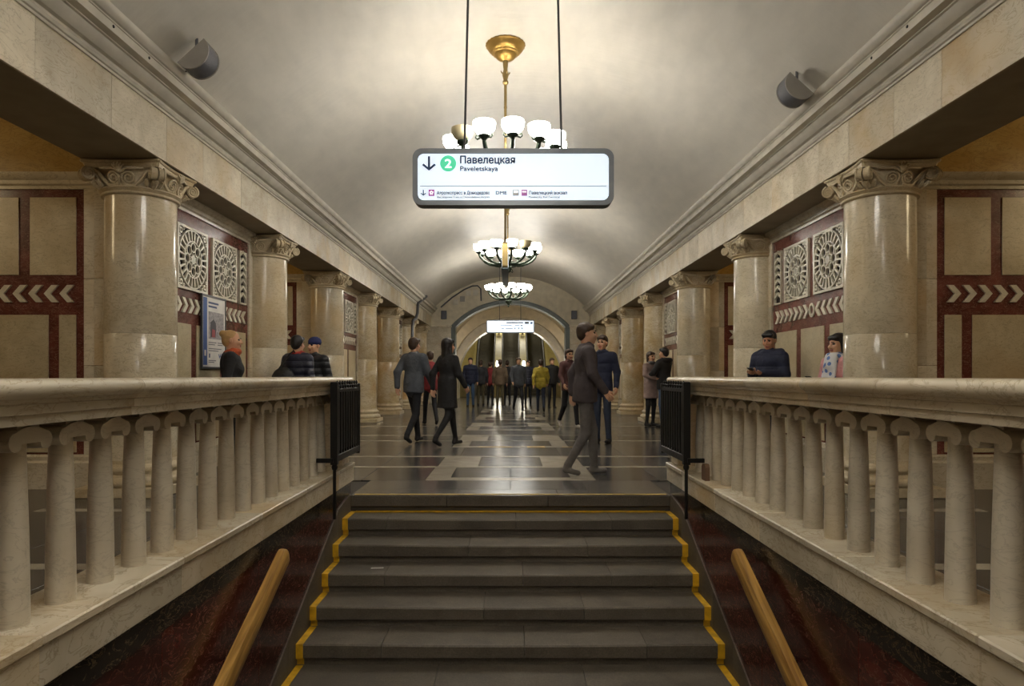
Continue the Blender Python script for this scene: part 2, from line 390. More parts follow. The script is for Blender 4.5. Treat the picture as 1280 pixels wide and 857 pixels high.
# side walls of the stair pit
ZB = -RISE * NST
for s, nm in ((-1, 'wall_stair_left'), (1, 'wall_stair_right')):
    wl = MB().box(*sorted((s * 1.53, s * 1.78)), YB, NOSE, ZB - 0.1, -0.02).obj(nm, 'mortar'); tag(wl, kind='structure')
    y = NOSE - 0.0
    for ln in (1.05, 1.2, 1.1, 1.25, 1.1, 1.2, 1.2):
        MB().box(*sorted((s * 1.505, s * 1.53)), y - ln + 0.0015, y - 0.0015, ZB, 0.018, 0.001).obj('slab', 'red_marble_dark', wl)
        MB().box(*sorted((s * 1.495, s * 1.53)), y - ln + 0.0015, y - 0.0015, 0.02, 0.138, 0.002).obj('band_slab', 'black_marble', wl)
        y -= ln
    n = 8                                         # sloping granite skirting above the nosings
    for k in range(n):
        ya, yb = NOSE - 0.44 * k, NOSE - 0.44 * (k + 1) + 0.003
        zl = lambda yy: -(NOSE - yy) / TREAD * RISE
        poly = [(ya, max(zl(ya) - 0.25, -9)), (ya, min(zl(ya) + 0.16, 0.016)), (yb, min(zl(yb) + 0.16, 0.016)), (yb, zl(yb) - 0.25)]
        mb = MB().prism(poly, lambda u, v, d: (d, u, v), s * 1.494, s * 1.506); mb.obj('skirting_slab', 'granite_mid' if False else 'granite_step', wl)
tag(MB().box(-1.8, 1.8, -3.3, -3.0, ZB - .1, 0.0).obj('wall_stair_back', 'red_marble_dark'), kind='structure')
sc = P(466, 704, 5.25)
tag(MB().prism([(-.05, -.008), (.045, .004), (.05, .014), (-.045, .006)], lambda u, v, d: (sc.x + u, 5.42 + v, d), -0.45 + .0005 - .006, -0.449 + .002).obj('paper_scrap', 'paper'), 'small white paper scrap lying on a granite step', 'litter')

# ---------------- handrails
for s in (-1, 1):
    ang = math.atan2(RISE, TREAD); top = Vector((s * 1.405, 4.15, 0.02)); d = Vector((0, -math.cos(ang), -math.sin(ang))); nrm = Vector((0, -math.sin(ang), math.cos(ang)))
    hr = empty('handrail', (top.x, top.y, top.z)); tag(hr, 'varnished wooden stair handrail below the balustrade ' + ('on the poster side' if s < 0 else 'with the brown block'), 'handrail', 'wooden stair handrails')
    ln = 3.4; prof = []
    for a in range(12):
        t = 2 * PI * a / 12; cx, cz = math.cos(t), math.sin(t)
        prof.append((0.034 * math.copysign(abs(cx) ** .55, cx), 0.062 * math.copysign(abs(cz) ** .6, cz)))
    V = []; steps = [(0, .35), (0.012, .75), (0.035, .95), (0.07, 1), (ln, 1)]
    for t, k in steps:
        for (a, c_) in prof: V.append(Vector((a * k, 0, 0)) + nrm * (c_ * k - 0.062 * (1 - k)) + d * t)
    n = 12; Fc = [(i * n + j, i * n + (j + 1) % n, (i + 1) * n + (j + 1) % n, (i + 1) * n + j) for i in range(len(steps) - 1) for j in range(n)] + [tuple(range(n)), tuple((len(steps) - 1) * n + j for j in range(n))]
    mb = MB(); mb.add(V, Fc); mb.obj('rail', 'wood', hr, 40)
    for t in (0.75, 2.2):
        p = d * t; mb = MB(); mb.tube([p - nrm * .05, p - nrm * .09 + Vector((s * .03, 0, 0)), p - nrm * .09 + Vector((s * .098, 0, 0))], 0.009, 8); mb.ball(p - nrm * .09 + Vector((s * .094, 0, 0)), 0.02, 8, (.4, 1, 1))
        mb.obj('bracket', 'iron_black', hr, 40)

# ---------------- balustrades
def balusters():
    sh = [(0.0, 0.31), (0.049, 0.31), (0.049, 0.318), (0.0475, 0.45), (0.045, 0.6), (0.041, 0.75), (0.0375, 0.865), (0.0375, 0.914), (0, 0.914)]
    shaft = MB().lathe(sh, 20).mesh('shaft', 'marble_grey', 35)
    # Ionic bolster : profile seen along x, rolled ends hang down left and right
    prof = []
    W_ = 0.099; r_ = 0.031; zc = 0.908
    for k in range(9): t = PI * (0.5 + k / 8 * 1.25); prof.append((-W_ + r_ + r_ * math.cos(t), zc + r_ * math.sin(t)))
    prof += [(-0.042, zc - 0.006), (0.042, zc - 0.006)]
    for k in range(9): t = PI * (-0.75 + k / 8 * 1.25); prof.append((W_ - r_ + r_ * math.cos(t), zc + r_ * math.sin(t)))
    for k in range(7): t = k / 6; prof.append((W_ - r_ - t * 2 * (W_ - r_), zc + r_ + 0.018 * math.sin(PI * t)))
    prof = [prof[i] for i in range(len(prof)) if i == 0 or (Vector(prof[i]) - Vector(prof[i - 1])).length > 1e-4]
    if (Vector(prof[0]) - Vector(prof[-1])).length < 1e-4: prof.pop()
    cap = MB().prism(prof, lambda u, v, d: (d, u, v), -0.062, 0.062)
    cap.box(-0.052, 0.052, -0.05, 0.05, 0.945, 0.968)
    return shaft, cap.mesh('cap', 'marble_grey', 35)
shaft_me, cap_me = balusters()
RAILP = [(-0.120, 0.966), (-0.120, 0.998), (-0.130, 1.000), (-0.130, 1.030), (-0.140, 1.034), (-0.146, 1.046)] + \
        [(-0.142 - 0.032 * math.sin(PI * t / 8), 1.046 + 0.064 * (1 - math.cos(PI * t / 8)) / 2) for t in range(1, 8)] + [(-0.13, 1.111)]
RAILP = RAILP + [(-a, z) for a, z in reversed(RAILP)]
for s in (-1, 1):
    side = 'left' if s < 0 else 'right'
    other = 'beside the framed poster' if s < 0 else 'by the man with the phone'
    BX = s * 1.62
    ba = empty('balustrade', (BX, 3, 0)); tag(ba, 'cream marble balustrade of small Ionic columns ' + ('on the framed poster side' if s < 0 else 'with a brown block on its plinth'), 'balustrade')
    for k in range(-10, 16):
        y = 2.16 + 0.232 * k
        bo = link('baluster', shaft_me, ba, (0, y - 3, 0)); co = link('baluster_cap', cap_me, bo)
    y = 6.25; k = 0
    for ln in (0.62, 0.78, 0.72, 0.8, 0.7, 0.82, 0.75, 0.8, 0.8):
        y0 = y - ln; e = 0.0012
        poly = [(BX + a, z) for a, z in RAILP]
        mb = MB()
        if k == 0:      # rounded far end
            mb.prism(poly, lambda u, v, d: (u, d, v), y0 + e, y - 0.1)
            mb.prism(poly, lambda u, v, d: (BX + (u - BX) * (1 if d < y - .09 else 0.72), d, v), y - 0.1, y)
        else: mb.prism(poly, lambda u, v, d: (u, d, v), y0 + e, y - e)
        kid(mb, 'rail_block', 'marble', ba, 30)
        y = y0; k += 1
    y = 6.25
    for ln in (0.55, 0.92, 0.85, 0.95, 0.9, 0.9, 0.95, 0.9):
        y0 = y - ln; ia, ib = BX - s * 0.148, BX + s * 0.16
        kid(MB().box(*sorted((ia, ib)), y0 + .001, y - .001, 0.14, 0.272, 0.004), 'plinth_block', 'marble', ba)
        kid(MB().box(*sorted((ia - s * 0.012, ib)), y0 + .001, y - .001, 0.274, 0.31, 0.006), 'plinth_cap', 'marble', ba)
        y = y0
    kid(MB().box(*sorted((BX - s * .11, BX + s * .12)), 5.98, 6.22, 0.31, 0.966, 0.004), 'end_pier', 'marble', ba)
    kid(MB().box(*sorted((BX - s * .11, BX + s * .155)), -0.8, 6.25, 0.0, 0.14), 'footing', 'black_marble', ba)
    # folded iron gate leaf
    gx = s * 1.425; y0, y1 = 5.38, 6.2
    ga = empty('folding_gate', (gx, 5.4, 0)); tag(ga, 'folded black iron gate against the ' + ('balustrade on the framed poster side' if s < 0 else 'balustrade with the brown block'), 'gate')
    mb = MB(); mb.box(gx - .028, gx + .028, y0 - .028, y0 + .028, 0.40, 1.07, .004); kid(mb, 'post', 'iron_black', ga)
    mb = MB(); mb.box(gx - .02, gx + .02, y1 - .02, y1 + .02, 0.40, 1.05, .004); kid(mb, 'post', 'iron_black', ga)
    kid(MB().box(gx - .022, gx + .022, y0, y1, 0.42, 0.475, .003), 'bottom_rail', 'iron_black', ga)
    kid(MB().box(gx - .016, gx + .016, y0, y1, 0.985, 1.015, .003), 'top_rail', 'iron_black', ga)
    for k in range(9):
        yy = y0 + 0.085 + (y1 - y0 - .14) * k / 8
        mb = MB().box(gx - .015, gx + .015, yy - .016, yy + .016, 0.45, 1.03)
        mb.lathe([(0.02, 0), (0.022, .01), (0.006, .02), (0.014, .032), (0.002, .05)], 8, (gx, yy, 1.03)); kid(mb, 'picket', 'iron_black', ga)
    kid(MB().box(gx - .006, gx + .006, y0 + .03, y1, 0.5, 0.98), 'back_plate', 'iron_black', ga)
    xa, xb = sorted((gx, s * 1.56)); kid(MB().box(xa, xb, y0 - .05, y0 - .02, 0.42, 0.455, .003), 'bracket', 'iron_black', ga)
    mb = MB().tube([(gx, y0, 0.42), (gx, y0, -0.04)], 0.014, 8); mb.lathe([(.02, 0), (.026, .02), (.02, .04)], 8, (gx, y0, .36)); kid(mb, 'drop_bolt', 'iron_black', ga, 40)
c = P(893, 600, 5.45)
tag(MB().prism([(-.05, 0), (.05, 0), (.052, .1), (.03, .125), (-.03, .128), (-.05, .1)], lambda u, v, d: (d, 5.16 + u, .31 + v), 1.50, 1.535).obj('stone_chip', 'brick_brown'), 'small brown block leaning on the balustrade plinth', 'block')

# ---------------- columns
def column_meshes():
    b_ = MB(); b_.box(-.40, .40, -.40, .40, 0, .09, .006)
    prof = [(0, .09), (.375, .09)]
    for k in range(9): t = -PI / 2 + PI * k / 8; prof.append((.37 + .035 * math.cos(t), .135 + .042 * math.sin(t)))
    prof += [(.355, .185), (.342, .205), (.355, .225)]
    for k in range(7): t = -PI / 2 + PI * k / 6; prof.append((.35 + .022 * math.cos(t), .25 + .025 * math.sin(t)))
    prof += [(.335, .285), (.322, .30), (0.317, .33), (0, .33)]
    b_.lathe(prof, 40)
    base = b_.mesh('base', 'marble_carved', 30)
    lo = MB().lathe([(0, .33), (.317, .33), (.318, 1.0), (.317, 1.512), (.315, 1.516), (0, 1.516)], 48).mesh('drum', 'marble_column', 30)
    hi = MB().lathe([(0, 1.518), (.315, 1.518), (.317, 1.522), (.316, 2.2), (.312, 2.80), (0, 2.80)], 48).mesh('drum', 'marble_column', 30)
    prof = [(0, 2.80), (.314, 2.80), (.318, 2.806)]
    for k in range(7): t = -PI / 2 + PI * k / 6; prof.append((.328 + .014 * math.cos(t), 2.822 + .014 * math.sin(t)))
    prof += [(.332, 2.842), (.345, 2.85), (.355, 2.862), (.345, 2.875), (.325, 2.88), (0.318, 2.9), (.325, 2.96), (.345, 3.02), (.37, 3.05), (0, 3.05)]
    bell = MB().lathe(prof, 40).mesh('bell', 'marble_carved', 30)
    # abacus with concave sides and blunt corners
    def ab(sz, mid):
        q = []
        for k in range(4):
            for i in range(13):
                t = -1 + 2 * i / 12; t *= .94
                dd = mid + (sz - mid) * abs(t) ** 2.1
                u, v = t * sz, -dd
                a = k * PI / 2; q.append((u * math.cos(a) - v * math.sin(a), u * math.sin(a) + v * math.cos(a)))
        return q
    A = MB()
    lev = [(3.045, .345, .305), (3.085, .36, .318), (3.09, .372, .33), (3.102, .378, .336), (3.112, .375, .333), (3.118, .365, .32)]
    rings = [ab(sz, md) for _, sz, md in lev]; n = len(rings[0])
    V = [(p[0], p[1], lev[i][0]) for i, rg in enumerate(rings) for p in rg]
    Fc = [(i * n + j, i * n + (j + 1) % n, (i + 1) * n + (j + 1) % n, (i + 1) * n + j) for i in range(len(lev) - 1) for j in range(n)] + [tuple(range(n)), tuple((len(lev) - 1) * n + j for j in range(n))]
    A.add(V, Fc); abac = A.mesh('abacus', 'marble_carved', 35)
    # corner volute : two scrolled discs side by side and the stalk that carries them (built on the +x axis, turned later)
    Vv = MB(); cr, cz = .458, 2.982; vr = .060
    for yy in (-.030, .030):
        sgn = 1 if yy > 0 else -1
        disc = [(vr * .93 * math.cos(2 * PI * k / 18), vr * .93 * math.sin(2 * PI * k / 18)) for k in range(18)]
        Vv.prism(disc, lambda u, v, d: (cr + u, d, cz + v), yy - .024, yy + .024)
        sp = []
        for k in range(30):
            t = k / 29; a = PI * .6 + t * 4.4 * PI; rr = vr * (1 - .88 * t); sp.append((cr - rr * math.cos(a), yy + sgn * .025, cz + rr * math.sin(a)))
        Vv.tube(sp, [.0105 * (1 - .5 * k / 29) for k in range(30)], 5)
    stalk = [(.30, 0, 2.885), (.335, 0, 2.915), (.365, 0, 2.965), (.395, 0, 3.015), (.43, 0, 3.04), (.462, 0, 3.036)]
    for yy in (-.026, .026):
        Vv.tube([(a, yy, c_) for a, _, c_ in stalk], [.02, .022, .022, .02, .018, .014], 6)
    Vv.tube([(.345, 0, 2.885), (.385, 0, 2.90), (.415, 0, 2.925), (.432, 0, 2.915), (.425, 0, 2.90)], [.028, .03, .026, .018, .008], 6)   # acanthus leaf curling out below
    Vv.tube([(.345, -.05, 2.885), (.372, -.06, 2.905), (.39, -.07, 2.93), (.402, -.07, 2.92)], [.018, .02, .016, .006], 5)
    Vv.tube([(.345, .05, 2.885), (.372, .06, 2.905), (.39, .07, 2.93), (.402, .07, 2.92)], [.018, .02, .016, .006], 5)
    vol = Vv.mesh('volute', 'marble_carved', 45)
    # pair of flat spirals and a palmette on one face (built facing -y)
    S = MB()
    def onbell(u, z, off):
        rr = .325 + max(0, z - 2.9) * .28 + off; a = u / .33; return (rr * math.sin(a), -rr * math.cos(a), z)
    for sg in (-1, 1):
        c_u, c_z, R_ = sg * .068, 2.945, .062; sp = []
        for k in range(40):
            t = k / 39; a = -PI / 2 + t * 4.6 * PI; rr = R_ * (1 - .9 * t); sp.append(onbell(c_u - sg * rr * math.cos(a), c_z + rr * math.sin(a), .012))
        S.tube(sp, [.0115 * (1 - .45 * k / 39) for k in range(40)], 5)
        lf = [onbell(sg * .02, 2.885, .012), onbell(sg * .12, 2.885, .014), onbell(sg * .17, 2.94, .018), onbell(sg * .20, 3.0, .035), onbell(sg * .225, 3.03, .055)]
        S.tube(lf, [.01, .016, .018, .016, .012], 6)
        lf = [onbell(sg * .01, 3.0, .012), onbell(sg * .06, 3.028, .02), onbell(sg * .12, 3.03, .022), onbell(sg * .18, 3.035, .03)]
        S.tube(lf, [.012, .014, .012, .007], 6)
    for k in range(5):
        a = (k - 2) * .5; S.tube([onbell(0, 2.985, .02), onbell(.028 * math.sin(a), 3.02 + .02 * math.cos(a), .035), onbell(.055 * math.sin(a), 3.03 + .045 * math.cos(a), .028)], [.010, .013, .006], 6)
    S.ball(onbell(0, 2.995, .025), .018, 8)
    face = S.mesh('scroll_relief', 'marble_carved', 45)
    return base, lo, hi, bell, abac, vol, face
CM = column_meshes()
ORD = ['nearest the stairs', 'second from the stairs', 'third from the stairs', 'fourth from the stairs', 'fifth from the stairs', 'sixth from the stairs', 'seventh from the stairs']
def column(x, y, label):
    base, lo, hi, bell, abac, vol, face = CM
    c_ = empty('column', (x, y, 0)); tag(c_, label, 'column', 'hall columns')
    link('base', base, c_); a = link('drum', lo, c_); h = link('drum', hi, c_)
    cp = link('capital', bell, c_); link('abacus', abac, cp)
    for k in range(4):
        v = link('volute', vol, cp); v.rotation_euler.z = PI / 4 + k * PI / 2
        f_ = link('scroll_relief', face, cp); f_.rotation_euler.z = k * PI / 2
    if y > 15:
        for q in (a, h):
            q.material_slots[0].link = 'OBJECT'; q.material_slots[0].material = MATS['marble_ochre']
    return c_
CY = []
for p in PYL[1:]: CY += [p - COLD, p + COLD]
CY.append(PYL[-1] + PITCH - COLD)
CY = [c_ for c_ in CY if c_ > 2.9 and c_ < YE]
for s in (-1, 1):
    opp = 'on the framed poster side' if s < 0 else 'on the side facing the poster'
    k = 0
    for yy in CY:
        if yy < 6:   # just out of frame beside the balustrade
            column(s * COLX, yy, 'round marble column beside the middle of the balustrade ' + ('on the poster side' if s < 0 else 'with the brown block')); continue
        ch = ['cream marble column, ', 'ochre-stained marble column, '][yy > 15]
        column(s * COLX, yy, ch + ORD[k] + ' ' + opp); k += 1
# ---------------- pylons between the columns, with their panelled faces
WX = 3.68                       # hall face of a pylon
HB = COLD - 0.14                # half length of a pylon : its cross faces
ZC = lambda h: h + EYE
def flat(poly_uv, fn, d0, d1): return MB().prism(poly_uv, fn, d0, d1)
_pm = {}
def grille_mesh():
    g = MB(); S = 0.36; fn = lambda u, v, d: (u, d, v); t0, t1 = 0.0, 0.03
    def rect(a, b_, c_, d_): g.prism([(a, c_), (b_, c_), (b_, d_), (a, d_)], fn, t0, t1)
    def ring(cx, cz, r0, r1, n=32):
        V = []
        for k in range(n):
            a = 2 * PI * k / n
            for rr in (r0, r1):
                for d in (t0, t1): V.append((cx + rr * math.cos(a), d, cz + rr * math.sin(a)))
        Fc = []
        for k in range(n):
            p, q = k * 4, ((k + 1) % n) * 4
            Fc += [(p, q, q + 2, p + 2), (p + 1, p + 3, q + 3, q + 1), (p, p + 1, q + 1, q), (p + 2, q + 2, q + 3, p + 3)]
        g.add(V, Fc)
    w_ = .028
    rect(-S, S, S - w_, S); rect(-S, S, -S, -S + w_); rect(-S, -S + w_, -S + w_, S - w_); rect(S - w_, S, -S + w_, S - w_)
    ring(0, 0, .322, .338, 40); ring(0, 0, .200, .216, 36)
    for k in range(24):
        a = 2 * PI * (k + .5) / 24; c_, s_ = math.cos(a), math.sin(a); h0, h1 = .0085, .012
        g.prism([(.21 * c_ - h0 * s_, .21 * s_ + h0 * c_), (.21 * c_ + h0 * s_, .21 * s_ - h0 * c_), (.325 * c_ + h1 * s_, .325 * s_ - h1 * c_), (.325 * c_ - h1 * s_, .325 * s_ + h1 * c_)], fn, t0, t1)
    for k in range(8):
        a = 2 * PI * k / 8; ring(.138 * math.cos(a), .138 * math.sin(a), .046, .060, 16)
    ring(0, 0, .035, .05, 16)
    for k in range(8):
        a = 2 * PI * (k + .5) / 8; c_, s_ = math.cos(a), math.sin(a)
        g.prism([(.02 * -s_, .02 * c_), (.085 * c_, .085 * s_), (.02 * s_, -.02 * c_)], fn, t0, t1)
    for sx in (-1, 1):
        for sz in (-1, 1):
            ring(sx * .285, sz * .285, .016, .034, 12); ring(sx * .315, sz * .225, .01, .022, 10); ring(sx * .225, sz * .315, .01, .022, 10)
            ring(sx * .318, sz * .318, .008, .018, 8)
    return g.mesh('grille', 'marble_white')
def narrow_grille():
    g = MB(); fn = lambda u, v, d: (u, d, v); a, h = .115, .36
    for r_ in ([(-a, -h), (a, -h), (a, -h + .02), (-a, -h + .02)], [(-a, h - .02), (a, h - .02), (a, h), (-a, h)], [(-a, -h), (-a + .022, -h), (-a + .022, h), (-a, h)], [(a - .022, -h), (a, -h), (a, h), (a - .022, h)]):
        g.prism(r_, fn, 0, .03)
    for k in range(7):
        z = -.3 + k * .095
        g.prism([(-a, z), (0, z + .07), (a, z), (a, z + .035), (0, z + .105 - .0), (-a, z + .035)], fn, 0, .03)
    return g.mesh('grille', 'marble_white')
GR, GN = grille_mesh(), narrow_grille()
def chev_mesh(name='chevron'):     # points to +u
    p = [(-.07, -.085), (-.005, -.085), (.07, 0), (-.005, .085), (-.07, .085), (.005, 0)]
    return MB().prism(p, lambda u, v, d: (u, d, v), 0, .02).mesh(name, 'marble_white')
CH = chev_mesh()
def place(me, name, parent, origin, udir, depth, u, v, flip=False, dirn=1):
    """lay a piece (built in u,v with its depth along +y) on a wall face; local y points out of the wall"""
    o = link(name, me, parent)
    n = Vector(depth); ud = Vector(udir) * dirn
    M_ = Matrix((ud.to_4d(), n.to_4d(), Vector((0, 0, 1)).to_4d(), (0, 0, 0, 1))).transposed()
    M_ = Matrix(((ud.x, n.x, 0, 0), (ud.y, n.y, 0, 0), (0, 0, 1, 0), (0, 0, 0, 1)))
    M_.translation = Vector(origin) + Vector(udir) * u + Vector((0, 0, v))
    o.matrix_local = M_
    return o
def rectmesh(w_, h_, t, mat):
    key = (round(w_, 3), round(h_, 3), t, mat)
    if key not in _pm: _pm[key] = MB().box(-w_ / 2, w_ / 2, 0, t, -h_ / 2, h_ / 2, .003).mesh('panel', mat)
    return _pm[key]
MOULD = [(0, 0), (.02, 0), (.022, .03), (.045, .045), (.05, .08), (.075, .10), (.09, .125), (.095, .15), (0, .15)]   # depth, height
for s in (-1, 1):
    side = 'left' if s < 0 else 'right'
    for pi, pc in enumerate(PYL):
        det = pi in (2, 3, 4)
        x0, x1 = sorted((s * WX, s * 6.2))
        wall = MB().box(x0, x1, pc - HB, pc + HB, -0.01, 4.05).obj('wall_' + side, 'red_marble'); tag(wall, kind='structure')
        MB().box(*sorted((s * (WX - .004), s * 6.2)), pc - HB - .004, pc + HB + .004, 3.10, 4.05).obj('upper_slab', 'marble_yellow', wall)
        N_hall = (-s, 0, 0); U_hall = (0, 1, 0)
        org = (s * WX, pc, 0)
        def H(me, name, u, v, dirn=1): return place(me, name, wall, org, U_hall, N_hall, u, v, dirn=dirn)
        # moulding, base and pilasters round the hall face and the two cross faces
        def ring_mould(prof, z, name, mat):
            mb = MB()
            mb.prism([(s * (WX - a), z + h) for a, h in prof], lambda u, v, d: (u, d, v), pc - HB - .0, pc + HB + .0)
            for e in (-1, 1):
                mb.prism([(pc + e * (HB + a), z + h) for a, h in prof], lambda u, v, d: (d, u, v), *sorted((s * (WX - .0), s * 6.2)))
            return mb.obj(name, mat, wall, 30)
        ring_mould(MOULD, 2.97, 'cornice', 'marble')
        ring_mould([(0, 0), (.05, 0), (.05, .26), (.03, .28), (.03, .32), (.012, .34), (0, .34)], 0, 'base_course', 'marble')
        for e in (-1, 1):
            for (za, zb) in ((.34, 1.22), (1.223, 2.08), (2.083, 2.97)):
                MB().box(*sorted((s * WX, s * (WX - .03))), *sorted((pc + e * 1.21, pc + e * HB)), za, zb, .003).obj('pilaster_slab', 'marble', wall)
                MB().box(*sorted((s * WX - s * .03, s * 4.12)), *sorted((pc + e * HB, pc + e * (HB + .03))), za, zb, .003).obj('pilaster_slab', 'marble', wall)
                MB().box(*sorted((s * 4.121, s * 4.23)), *sorted((pc + e * HB, pc + e * (HB + .018))), za, zb, .003).obj('pilaster_slab', 'marble', wall)
        if not det: continue
        # hall face
        if pi < 4 or True:
            for u in (-.43, .43):
                H(rectmesh(.66, .66, .004, 'painted_recess_shade'), 'shade_plate', u, ZC(1.335)); H(GR, 'grille', u, ZC(1.335))  # thin flat plate on the wall, coloured dark as the shaded depth behind the grille
            for u in (-1.0, 1.0):
                H(rectmesh(.2, .70, .004, 'painted_recess_shade'), 'shade_plate', u, ZC(1.335)); H(GN, 'grille', u, ZC(1.335))
            for k in range(7):
                for e in (-1, 1): H(CH, 'chevron', e * (.165 + .145 * k), ZC(.80), dirn=-e)
            rg = MB()
            V = []
            for k in range(20):
                a = 2 * PI * k / 20
                for rr in (.045, .07):
                    for d in (0, .02): V.append((rr * math.cos(a), d, 1.25 * rr * math.sin(a)))
            rg.add(V, [f_ for k in range(20) for f_ in ((k * 4, (k + 1) % 20 * 4, (k + 1) % 20 * 4 + 2, k * 4 + 2), (k * 4 + 1, k * 4 + 3, (k + 1) % 20 * 4 + 3, (k + 1) % 20 * 4 + 1), (k * 4, k * 4 + 1, (k + 1) % 20 * 4 + 1, (k + 1) % 20 * 4), (k * 4 + 2, (k + 1) % 20 * 4 + 2, (k + 1) % 20 * 4 + 3, k * 4 + 3))])
            H(rg.mesh('ring', 'marble_white'), 'ring', 0, ZC(.80))
            zt, zb = ZC(.59), .36
            H(rectmesh(.62, zt - zb, .012, 'marble_panel'), 'panel', 0, (zt + zb) / 2)
            for e in (-1, 1): H(rectmesh(.68, zt - zb, .012, 'marble_panel'), 'panel', e * .785, (zt + zb) / 2)
        # cross faces (towards and away from the stairs)
        for e in (-1, 1):
            if e > 0: continue       # the far face of a pylon cannot be seen from the stair
            org2 = (s * 4.23, pc + e * HB, 0); N2 = (0, e, 0); U2 = (s, 0, 0)
            def Q(me, name, u, v, dirn=1): return place(me, name, wall, org2, U2, N2, u, v, dirn=dirn)
            za, zb = ZC(1.0), ZC(1.77)
            for u0, u1 in ((.08, .54), (.65, 1.11), (1.22, 1.68)): Q(rectmesh(u1 - u0, zb - za, .012, 'marble_panel'), 'panel', (u0 + u1) / 2, (za + zb) / 2)
            for k in range(11): Q(CH, 'chevron', .17 + .155 * k, ZC(.815))
            zb = ZC(.605)
            for u0, u1 in ((.08, .25), (.355, 1.03), (1.14, 1.31), (1.41, 1.8)): Q(rectmesh(u1 - u0, zb - .36, .012, 'marble_panel'), 'panel', (u0 + u1) / 2, (zb + .36) / 2)
    # ---- far column zone : short return wall by the end of the hall
    wall = MB().box(*sorted((s * WX, s * 6.2)), 26.1 + .14, YE + .3, 0, 4.05).obj('wall_' + side, 'marble'); tag(wall, kind='structure')

    # ---- entablature
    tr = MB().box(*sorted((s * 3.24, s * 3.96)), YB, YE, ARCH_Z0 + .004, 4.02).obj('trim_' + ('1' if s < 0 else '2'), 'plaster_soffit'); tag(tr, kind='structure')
    y = YE; rr = random.Random(11 + s)
    while y > 0.5:
        ln = rr.choice((0.62, 0.74, 0.86, 0.98))
        MB().box(*sorted((s * 3.22, s * 3.242)), y - ln + .0015, y - .0015, ARCH_Z0, ARCH_Z1 + .02, .0015).obj('face_slab', 'marble', tr); y -= ln
    # cornice : run plaster moulding
    cp = [(3.24, 3.555), (3.205, 3.555), (3.205, 3.575), (3.19, 3.58), (3.178, 3.60), (3.19, 3.622), (3.20, 3.626), (3.20, 3.64), (3.165, 3.645), (3.14, 3.665), (3.115, 3.695), (3.105, 3.715), (3.085, 3.718),
          (3.085, 3.728), (3.02, 3.732), (3.02, 3.80), (3.012, 3.803), (3.012, 3.815), (2.995, 3.82), (2.975, 3.838), (2.962, 3.862), (2.960, 3.885), (2.968, 3.893), (2.985, 3.90), (3.24, 3.90)]
    co = MB().prism([(s * a, z) for a, z in cp], lambda u, v, d: (u, d, v), YB, YE).obj('trim_' + ('3' if s < 0 else '4'), 'plaster_grey', None, 25); tag(co, kind='structure')
    for yy in (5.05, 5.55):     # two little fixings left in the corona
        MB().ball((s * 3.018, yy, 3.775), .013, 8, (.6, 1, 1)).obj('fixing', 'iron_black', co)
    # ---- passage ceilings and the platform tunnel behind
    pcl = MB()
    pcl.box(*sorted((s * 3.9, s * 10.2)), YB, YE, 4.05, 4.25)
    tag(pcl.obj('ceiling_' + side, 'marble_yellow'), kind='structure')
    tag(MB().box(*sorted((s * 9.6, s * 9.9)), YB, YE, -1.2, 4.25).obj('wall_platform_' + side, 'marble_yellow'), kind='structure')
# ---------------- barrel vault
HALF, SPR, APEX = 3.10, 3.90, 5.15
RV = (HALF ** 2 + (APEX - SPR) ** 2) / (2 * (APEX - SPR)); ZV = APEX - RV; AV = math.asin(HALF / RV)
def vz(x): return ZV + math.sqrt(RV * RV - x * x)
v = MB(); n = 48; ny = 2
inner = [(RV * math.sin(-AV + 2 * AV * k / n), ZV + RV * math.cos(-AV + 2 * AV * k / n)) for k in range(n + 1)]
poly = [(-3.3, SPR - .0)] + inner + [(3.3, SPR)] + [(3.3, 5.5), (-3.3, 5.5)]
v.prism(poly, lambda u, w_, d: (u, d, w_), YB, YE)
ce = v.obj('ceiling', 'vault_paint', None, 30); tag(ce, kind='structure')
tag(MB().box(-9.9, 9.9, YB - .3, YB, -1.2, 5.5).obj('wall_back', 'marble'), kind='structure')

# ---------------- end wall with the arched opening
AX, AIMP, ARISE = 2.42, ZC(2.05), 1.05
def arch_pts(ax, imp, rise, n=28):
    R_ = (ax * ax + rise * rise) / (2 * rise); c_ = imp + rise - R_; a0 = math.asin(ax / R_)
    return [(R_ * math.sin(-a0 + 2 * a0 * k / n), c_ + R_ * math.cos(-a0 + 2 * a0 * k / n)) for k in range(n + 1)]
ap = arch_pts(AX, AIMP, ARISE)
ew = MB(); TH = 0.75
top = [(x, 5.5) for x, z in ap]
n = len(ap)
V = [(x, YE, z) for x, z in ap] + [(x, YE, 5.5) for x, z in ap] + [(x, YE + TH, z) for x, z in ap] + [(x, YE + TH, 5.5) for x, z in ap]
Fc = []
for i in range(n - 1): Fc += [(i, i + 1, n + i + 1, n + i), (2 * n + i, 3 * n + i, 3 * n + i + 1, 2 * n + i + 1), (i, 2 * n + i, 2 * n + i + 1, i + 1), (n + i, n + i + 1, 3 * n + i + 1, 3 * n + i)]
ew.add(V, Fc)
endw = ew.obj('wall_end', 'plaster', None, 30); tag(endw, kind='structure')
for s in (-1, 1):
    MB().box(*sorted((s * AX, s * 3.7)), YE, YE + TH, AIMP + .0, 5.5).obj('wall_field', 'plaster', endw)
    z = 0
    for h in (.55, .62, .62, .62, AIMP - .08 - 2.41):
        MB().box(*sorted((s * (AX), s * 3.7)), YE - .012, YE + TH, z, z + h - .003, .002).obj('ashlar_slab', 'marble', endw); z += h
    MB().box(*sorted((s * (AX - .03), s * 3.7)), YE - .05, YE + TH, AIMP - .08, AIMP, .01).obj('impost', 'marble', endw)
